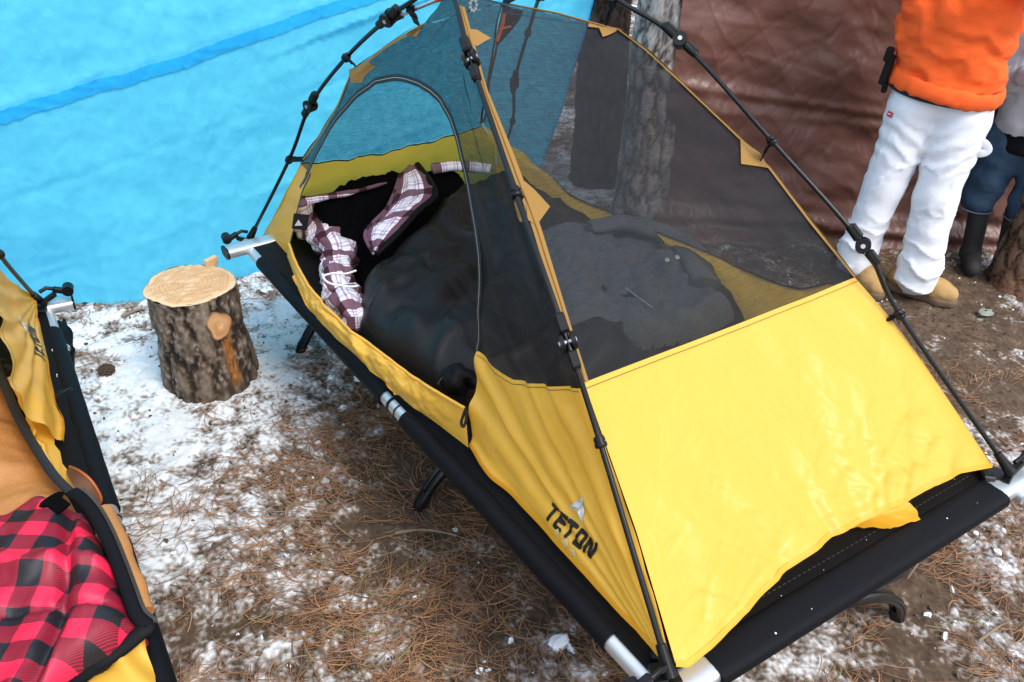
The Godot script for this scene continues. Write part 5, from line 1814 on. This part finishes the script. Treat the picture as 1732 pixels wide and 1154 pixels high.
	while count < 9000:
		var x := rng.randf_range(-1.9, 3.3)
		var z := rng.randf_range(-2.2, 2.1)
		if snow_at(x, z) > 0.62 and rng.randf() < 0.75: continue
		var s := 0.002 + 0.006 * pow(rng.randf(), 3.0)
		var b := Basis(Vector3.UP, rng.randf() * TAU) * Basis(Vector3.RIGHT, rng.randf() * 2.0)
		b = b.scaled_local(Vector3(s, s * rng.randf_range(0.5, 1.0), s * rng.randf_range(0.7, 1.8)))
		var c := Color(0.05, 0.035, 0.026).lerp(Color(0.16, 0.105, 0.07), rng.randf())
		buf.append_array(PackedFloat32Array([b.x.x, b.y.x, b.z.x, x, b.x.y, b.y.y, b.z.y, ground_y(x, z) + s * 0.2, b.x.z, b.y.z, b.z.z, z, c.r, c.g, c.b, 1]))
		count += 1
	_scatter("soil_crumbs", "small crumbs of earth and bark", soil_ms, buf, count)
	# clods of snow that one can pick out
	var first: Node3D = null
	var k2 := 0
	for q in v3([-0.374, 0, -0.648, -0.378, 0, -0.771, -0.299, 0, -0.736, -0.392, 0, -1.451, -0.384, 0, -1.332, -0.521, 0, -1.298, -0.518, 0, -1.166, -0.448, 0, -1.424, -0.407, 0, -0.429, -0.497, 0, -0.518, -0.465, 0, -0.699, -0.419, 0, 0.641, -0.398, 0, 0.663, -0.622, 0, 0.598, -0.444, 0, 0.163, 0.449, 0, 1.136, 0.558, 0, 1.258, 0.859, 0, 0.963, 0.843, 0, 0.795, 0.616, 0, 1.049, 0.475, 0, 1.069, 0.865, 0, 1.033, -0.468, 0, -0.92, -0.402, 0, -1.027, 1.509, 0, -0.297]):
		var s: float = [0.020, 0.013, 0.011, 0.022, 0.018, 0.024, 0.015, 0.02, 0.009, 0.012, 0.010, 0.020, 0.014, 0.008, 0.007, 0.011, 0.010, 0.008, 0.011, 0.009, 0.008, 0.010, 0.014, 0.018, 0.02][k2]
		var o: MeshInstance3D
		if first == null:
			o = part("snow_clump", cm, M.snow, self)
			first = o
		else:
			o = first.duplicate()
			o.name = numbered("snow_clump")
			add_child(o)
		o.transform = Transform3D((Basis(Vector3.UP, k2 * 1.7) * Basis(Vector3.RIGHT, k2 * 0.9)).scaled_local(Vector3(s * 1.3, s * 0.8, s)), Vector3(q.x, ground_y(q.x, q.z) + s * 0.35, q.z))
		tag(o, "small hard clump of snow lying loose on the trodden ground", "snow clump", "loose clumps of snow")
		k2 += 1
	# sticks, a cone, a stone, a scrap of bark
	for q in [["twig", "bent bare twig on dark earth beside the middle cot leg", v3([-0.607, 0.012, 0.106, -0.559, 0.02, 0.129, -0.508, 0.015, 0.157, -0.461, 0.01, 0.2]), 0.0065], ["twig", "short grey twig on snow left of the log", v3([-1.012, 0.01, -1.471, -0.973, 0.014, -1.478, -0.93, 0.01, -1.493]), 0.008], ["twig", "thin pale twig near the frame bottom, among brown needles", v3([-1.036, 0.008, 0.355, -0.991, 0.015, 0.354, -0.939, 0.008, 0.371]), 0.003], ["twig", "curved dark twig on the earth under the rail's lower half", v3([-0.335, 0.01, 0.336, -0.326, 0.014, 0.396, -0.324, 0.008, 0.451]), 0.006], ["twig", "pale straw stalk standing out right of the foot bar", v3([0.526, 0.008, 0.967, 0.599, 0.02, 0.949, 0.664, 0.012, 0.928]), 0.0025], ["twig", "orange brown twig on the dirt by the cot's foot leg", v3([0.503, 0.01, 1.192, 0.589, 0.014, 1.194, 0.644, 0.008, 1.2]), 0.004]]:
		var mb := MB.new()
		var r: float = q[3]
		mb.tube(cat3(q[2], 5), [r * 0.7, r, r, r * 0.9, r * 0.8, r * 0.7, r * 0.5], 7, 0.9, Vector3.UP, r * 0.5, lz)
		tag(part(q[0], mb, M.twig, self), q[1], "twig")
	var cone := thing("pine_cone", "small dark pine cone half sunk in the snow left of the log", "pine cone", v3([-1.135, 0, -1.111])[0])
	var cb := MB.new()
	for k in 60:
		var f := k / 60.0
		var an := k * 2.4
		var rr := 0.022 * sin(PI * (0.12 + 0.8 * f))
		var d := Vector3(0, sin(an), cos(an))
		var c := Vector3((f - 0.5) * 0.055, 0.014, 0) + d * rr
		cb.box(aim(c, d + Vector3(0.5, 0, 0)), Vector3(0.009, 0.004, 0.008), 0.001)
	part("scales", cb, M.bark_dark, cone)
	var cc := MB.new()
	cc.tube(PackedVector3Array([Vector3(-0.028, 0.014, 0), Vector3(0, 0.014, 0), Vector3(0.028, 0.014, 0)]), [0.008, 0.018, 0.008], 8)
	part("core", cc, M.bark_dark, cone)
	var st := MB.new()
	st.append_lump(p, Vector3(0.038, 0.016, 0.025))
	var so := part("stone", st, M.stone, self)
	so.position = v3([2.117, 0.006, 0.215])[0]
	tag(so, "flat grey green stone on the dirt behind the right tent pole", "stone")
	var sc := MB.new()
	sc.append_lump(p, Vector3(0.016, 0.008, 0.011))
	var s3 := part("bark_scrap", sc, M.bark_dark, self)
	s3.position = v3([-0.942, 0.006, -0.918])[0]
	tag(s3, "dark scrap of bark at the foot of the log on its left", "bark scrap")

func _scatter(called: String, label: String, ms: ArrayMesh, buf: PackedFloat32Array, count: int) -> void:
	var mm := MultiMesh.new()
	mm.transform_format = MultiMesh.TRANSFORM_3D
	mm.use_colors = true
	mm.mesh = ms
	mm.instance_count = count
	mm.buffer = buf
	var o := MultiMeshInstance3D.new()
	o.name = called
	o.multimesh = mm
	o.set_meta("kind", "stuff")
	o.set_meta("label", label)
	add_child(o)

# ---------------------------------------------------------------- materials
func materials() -> void:
	var cr := noise(301, 0.02, 4)
	cr.fractal_type = FastNoiseLite.FRACTAL_RIDGED
	var crinkle := noise_tex(cr, 512, true, 5.0)
	var wv := noise(302, 0.25, 2)
	var weave := noise_tex(wv, 256, true, 3.0)
	var soft := noise_tex(noise(303, 0.03, 4), 512, true, 6.0)
	var tp := func(t: Texture2D, per_m: float, strength: float) -> Dictionary:
		return {"normal_enabled": true, "normal_texture": t, "normal_scale": strength, "uv1_triplanar": true, "uv1_scale": Vector3.ONE * per_m}
	var join := func(a: Dictionary, b: Dictionary) -> Dictionary:
		a.merge(b, true)
		return a
	var yel := lin(0.87, 0.485, 0.06)
	M.yellow = mat(yel, 0.42, join.call(tp.call(crinkle, 3.0, 0.22), {"backlight_enabled": true, "backlight": lin(0.58, 0.38, 0.045)}))
	M.yellow_hem = mat(lin(0.80, 0.37, 0.02), 0.45, {"backlight_enabled": true, "backlight": lin(0.4, 0.2, 0.01)})
	# the net: crossing threads with small openings, a few of them pulled
	var ni := Image.create(128, 128, false, Image.FORMAT_RGBA8)
	var nn := noise(306, 0.08, 2)
	for y in 128:
		for x in 128:
			var a := 0.56 + (0.07 if x % 4 == 0 else 0.0) + (0.07 if y % 4 == 0 else 0.0) + nn.get_noise_2d(x * 0.15, y * 2.0) * 0.10 + nn.get_noise_2d(x * 2.0, y * 0.15 + 50.0) * 0.08
			ni.set_pixel(x, y, Color(1, 1, 1, clampf(a, 0.0, 1.0)))
	var net_tex := ImageTexture.create_from_image(ni)
	M.mesh = mat(Color(0.105, 0.105, 0.11, 1.0), 0.45, {"albedo_texture": net_tex, "uv1_scale": Vector3(5, 5, 1), "metallic_specular": 0.35, "transparency": BaseMaterial3D.TRANSPARENCY_ALPHA})
	M.gold = mat(Color(0.54, 0.39, 0.125), 0.6, join.call(tp.call(weave, 20.0, 0.3), {}))
	M.tape_dark = mat(Color(0.19, 0.15, 0.13), 0.7)
	M.zip = mat(Color(0.06, 0.063, 0.068), 0.55)
	M.thread = mat(Color(0.62, 0.60, 0.54), 0.8)
	M.thread_dark = mat(Color(0.36, 0.30, 0.14), 0.8)
	M.thread_grey = mat(Color(0.22, 0.22, 0.22), 0.8)
	M.silver = mat(Color(0.80, 0.80, 0.79), 0.35, {"metallic": 0.35})
	M.silver_dull = mat(Color(0.80, 0.72, 0.50), 0.4, {"metallic": 0.2})
	M.pole = mat(Color(0.11, 0.115, 0.12), 0.25, {"metallic": 0.55})
	M.black_plastic = mat(Color(0.055, 0.057, 0.06), 0.4, {"metallic_specular": 0.35})
	M.black_steel = mat(Color(0.085, 0.088, 0.092), 0.3, {"metallic": 0.3})
	M.black_cloth = mat(Color(0.062, 0.062, 0.075), 0.55, join.call(tp.call(weave, 16.0, 0.3), {"metallic_specular": 0.22}))
	M.black_nylon = mat(Color(0.088, 0.085, 0.086), 0.48, join.call(tp.call(soft, 2.0, 0.06), {"metallic_specular": 0.36}))
	M.fleece = mat(Color(0.04, 0.04, 0.045), 0.95, join.call(tp.call(soft, 9.0, 1.0), {"metallic_specular": 0.1}))
	M.grey_cloth = mat(Color(0.36, 0.375, 0.385), 0.85, tp.call(soft, 6.0, 0.6))
	M.alu = mat(Color(0.80, 0.81, 0.82), 0.38, {"metallic": 0.75})
	M.steel = mat(Color(0.75, 0.75, 0.75), 0.3, {"metallic": 0.9})
	M.steel_dark = mat(Color(0.25, 0.24, 0.22), 0.4, {"metallic": 0.6})
	M.orange = mat(Color(0.90, 0.40, 0.07), 0.5)
	M.orange_dull = mat(Color(0.62, 0.33, 0.14), 0.6)
	M.brown_strap = mat(Color(0.36, 0.22, 0.13), 0.7, tp.call(weave, 16.0, 0.5))
	M.white_cloth = mat(Color(0.88, 0.88, 0.88), 0.8)
	var pl := plaid_image(Color(0.20, 0.055, 0.11), Color(0.58, 0.36, 0.46), Color(0.92, 0.90, 0.93), Color(0.58, 0.60, 0.72))
	M.plaid = mat(Color.WHITE, 0.92, {"albedo_texture": pl, "uv1_scale": Vector3(9.5, 9.5, 1)})
	M.buffalo = mat(Color.WHITE, 0.55, {"albedo_texture": buffalo_image(), "backlight_enabled": true, "backlight": Color(0.0, 0.0, 0.0)})
	M.tan_cloth = mat(Color(0.67, 0.46, 0.25), 0.6, tp.call(soft, 5.0, 0.5))
	M.bark = mat(Color.WHITE, 0.92, {"vertex_color_use_as_albedo": true, "metallic_specular": 0.25})
	M.wood = mat(Color.WHITE, 0.75, {"vertex_color_use_as_albedo": true})
	M.wood_plain = mat(lin(0.55, 0.36, 0.19), 0.8)
	M.bark_dark = mat(lin(0.07, 0.045, 0.03), 0.9)
	M.twig = mat(lin(0.22, 0.15, 0.10), 0.9)
	M.needle_green = mat(lin(0.04, 0.07, 0.025), 0.7)
	M.needle = mat(Color.WHITE, 0.75, {"vertex_color_use_as_albedo": true})
	M.soil = mat(Color.WHITE, 0.95, {"vertex_color_use_as_albedo": true})
	M.snow = mat(lin(0.82, 0.84, 0.86), 0.75, {"subsurf_scatter_enabled": true, "subsurf_scatter_strength": 0.15})
	M.stone = mat(lin(0.22, 0.24, 0.20), 0.9)
	var sg := Gradient.new()
	sg.set_color(0, Color(0.86, 0.93, 0.94))
	sg.set_color(1, Color(1, 1, 1))
	var stain := noise_tex(noise(305, 0.012, 5), 512, false, 1.0, sg)
	M.tarp_blue = mat(lin(0.155, 0.67, 0.83), 0.38, join.call(tp.call(crinkle, 1.6, 0.13), {"metallic_specular": 0.4, "albedo_texture": stain, "backlight_enabled": true, "backlight": lin(0.09, 0.52, 0.8)}))
	M.tarp_stripe = mat(lin(0.035, 0.46, 0.80), 0.5, {"metallic_specular": 0.2, "backlight_enabled": true, "backlight": lin(0.02, 0.34, 0.7)})
	M.tarp_brown = mat(lin(0.125, 0.050, 0.036), 0.42, tp.call(crinkle, 2.2, 0.2))
	M.white_denim = mat(lin(0.74, 0.75, 0.79), 0.9, tp.call(weave, 14.0, 0.35))
	M.orange_fleece = mat(lin(0.90, 0.115, 0.012), 0.9, join.call(tp.call(weave, 8.0, 0.6), {"rim_enabled": true, "rim": 0.2}))
	M.navy = mat(lin(0.012, 0.012, 0.03), 0.9)
	M.red_label = mat(lin(0.55, 0.03, 0.04), 0.7)
	M.boot = mat(lin(0.40, 0.235, 0.085), 0.8, tp.call(soft, 12.0, 0.4))
	M.boot_sole = mat(lin(0.13, 0.085, 0.05), 0.85)
	M.boot_dark = mat(lin(0.02, 0.017, 0.015), 0.8)
	M.denim = mat(lin(0.022, 0.052, 0.095), 0.9, tp.call(weave, 12.0, 0.6))
	M.denim_hem = mat(lin(0.07, 0.10, 0.14), 0.9)
	M.grey_knit = mat(lin(0.42, 0.42, 0.43), 0.95, tp.call(soft, 14.0, 1.0))
	M.skin = mat(lin(0.55, 0.32, 0.22), 0.55, {"subsurf_scatter_enabled": true, "subsurf_scatter_strength": 0.1})
	M.hair = mat(lin(0.05, 0.03, 0.02), 0.7)

const O_DIR := Vector3(-0.5, 0.6, 0.6)

func _ready() -> void:
	var cam := Camera3D.new()
	cam.name = "camera"
	cam.fov = 44.036
	cam.near = 0.05
	cam.far = 300.0
	cam.transform = Transform3D(Basis(Vector3(0.84067, 0.04034, 0.54004), Vector3(0.26428, 0.83985, -0.47414), Vector3(-0.47268, 0.54131, 0.69538)), Vector3(-1.3110, 1.7690, 1.6820))
	add_child(cam)
	cam.current = true
	var env := Environment.new()
	env.background_mode = Environment.BG_SKY
	var sky := ProceduralSkyMaterial.new()
	sky.sky_top_color = Color(0.80, 0.86, 0.95)
	sky.sky_horizon_color = Color(0.86, 0.88, 0.90)
	sky.sky_curve = 0.2
	sky.ground_bottom_color = Color(0.5, 0.48, 0.46)
	sky.ground_horizon_color = Color(0.7, 0.7, 0.7)
	sky.sun_angle_max = 1.0
	env.sky = Sky.new()
	env.sky.sky_material = sky
	env.tonemap_mode = Environment.TONE_MAPPER_LINEAR
	env.tonemap_exposure = 2.22
	env.sdfgi_enabled = true
	env.ssao_enabled = true
	env.ssil_enabled = true
	var we := WorldEnvironment.new()
	we.name = "world_environment"
	we.environment = env
	add_child(we)
	var sun := DirectionalLight3D.new()
	sun.name = "sun"
	sun.light_energy = 0.5
	sun.light_color = Color(1.0, 0.97, 0.92)
	sun.light_angular_distance = 24.0
	sun.shadow_enabled = true
	sun.sky_mode = DirectionalLight3D.SKY_MODE_LIGHT_ONLY
	add_child(sun)
	sun.look_at_from_position(Vector3(0.12, 1.0, 0.75), Vector3.ZERO)

	materials()
	make_ground()
	tarp_blue()
	tarp_brown()
	var grey := [Color(0.055, 0.05, 0.048), Color(0.42, 0.39, 0.37), Color(0.24, 0.22, 0.21), Color(0.42, 0.25, 0.17)]
	tree("grey and orange flecked pine trunk at the edge of the brown tarpaulin", Vector3(1.39, 0, -1.20), Vector3(0.05, 0, -0.1), 0.140, 21, grey, [[0.62, 0.9, 0.06]])
	tree("dark leaning pine trunk beyond the gap between the two tarpaulins", Vector3(1.55, 0, -1.76), Vector3(-0.25, 0, -0.1), 0.135, 31, [Color(0.02, 0.015, 0.012), Color(0.10, 0.085, 0.075), Color(0.07, 0.05, 0.04)], [])
	tree("brown pine trunk with a flared foot at the right edge behind the people", Vector3(2.543, 0, 0.119), Vector3(0.1, 0, -0.1), 0.125, 51, [Color(0.03, 0.022, 0.018), Color(0.17, 0.12, 0.09), Color(0.15, 0.075, 0.04)], [])
	stump()
	var cot := camp_cot()
	var tent := cot_tent()
	sleeping_bag()
	jacket()
	bundle()
	second_set(cot, tent)
	people()
	litter()
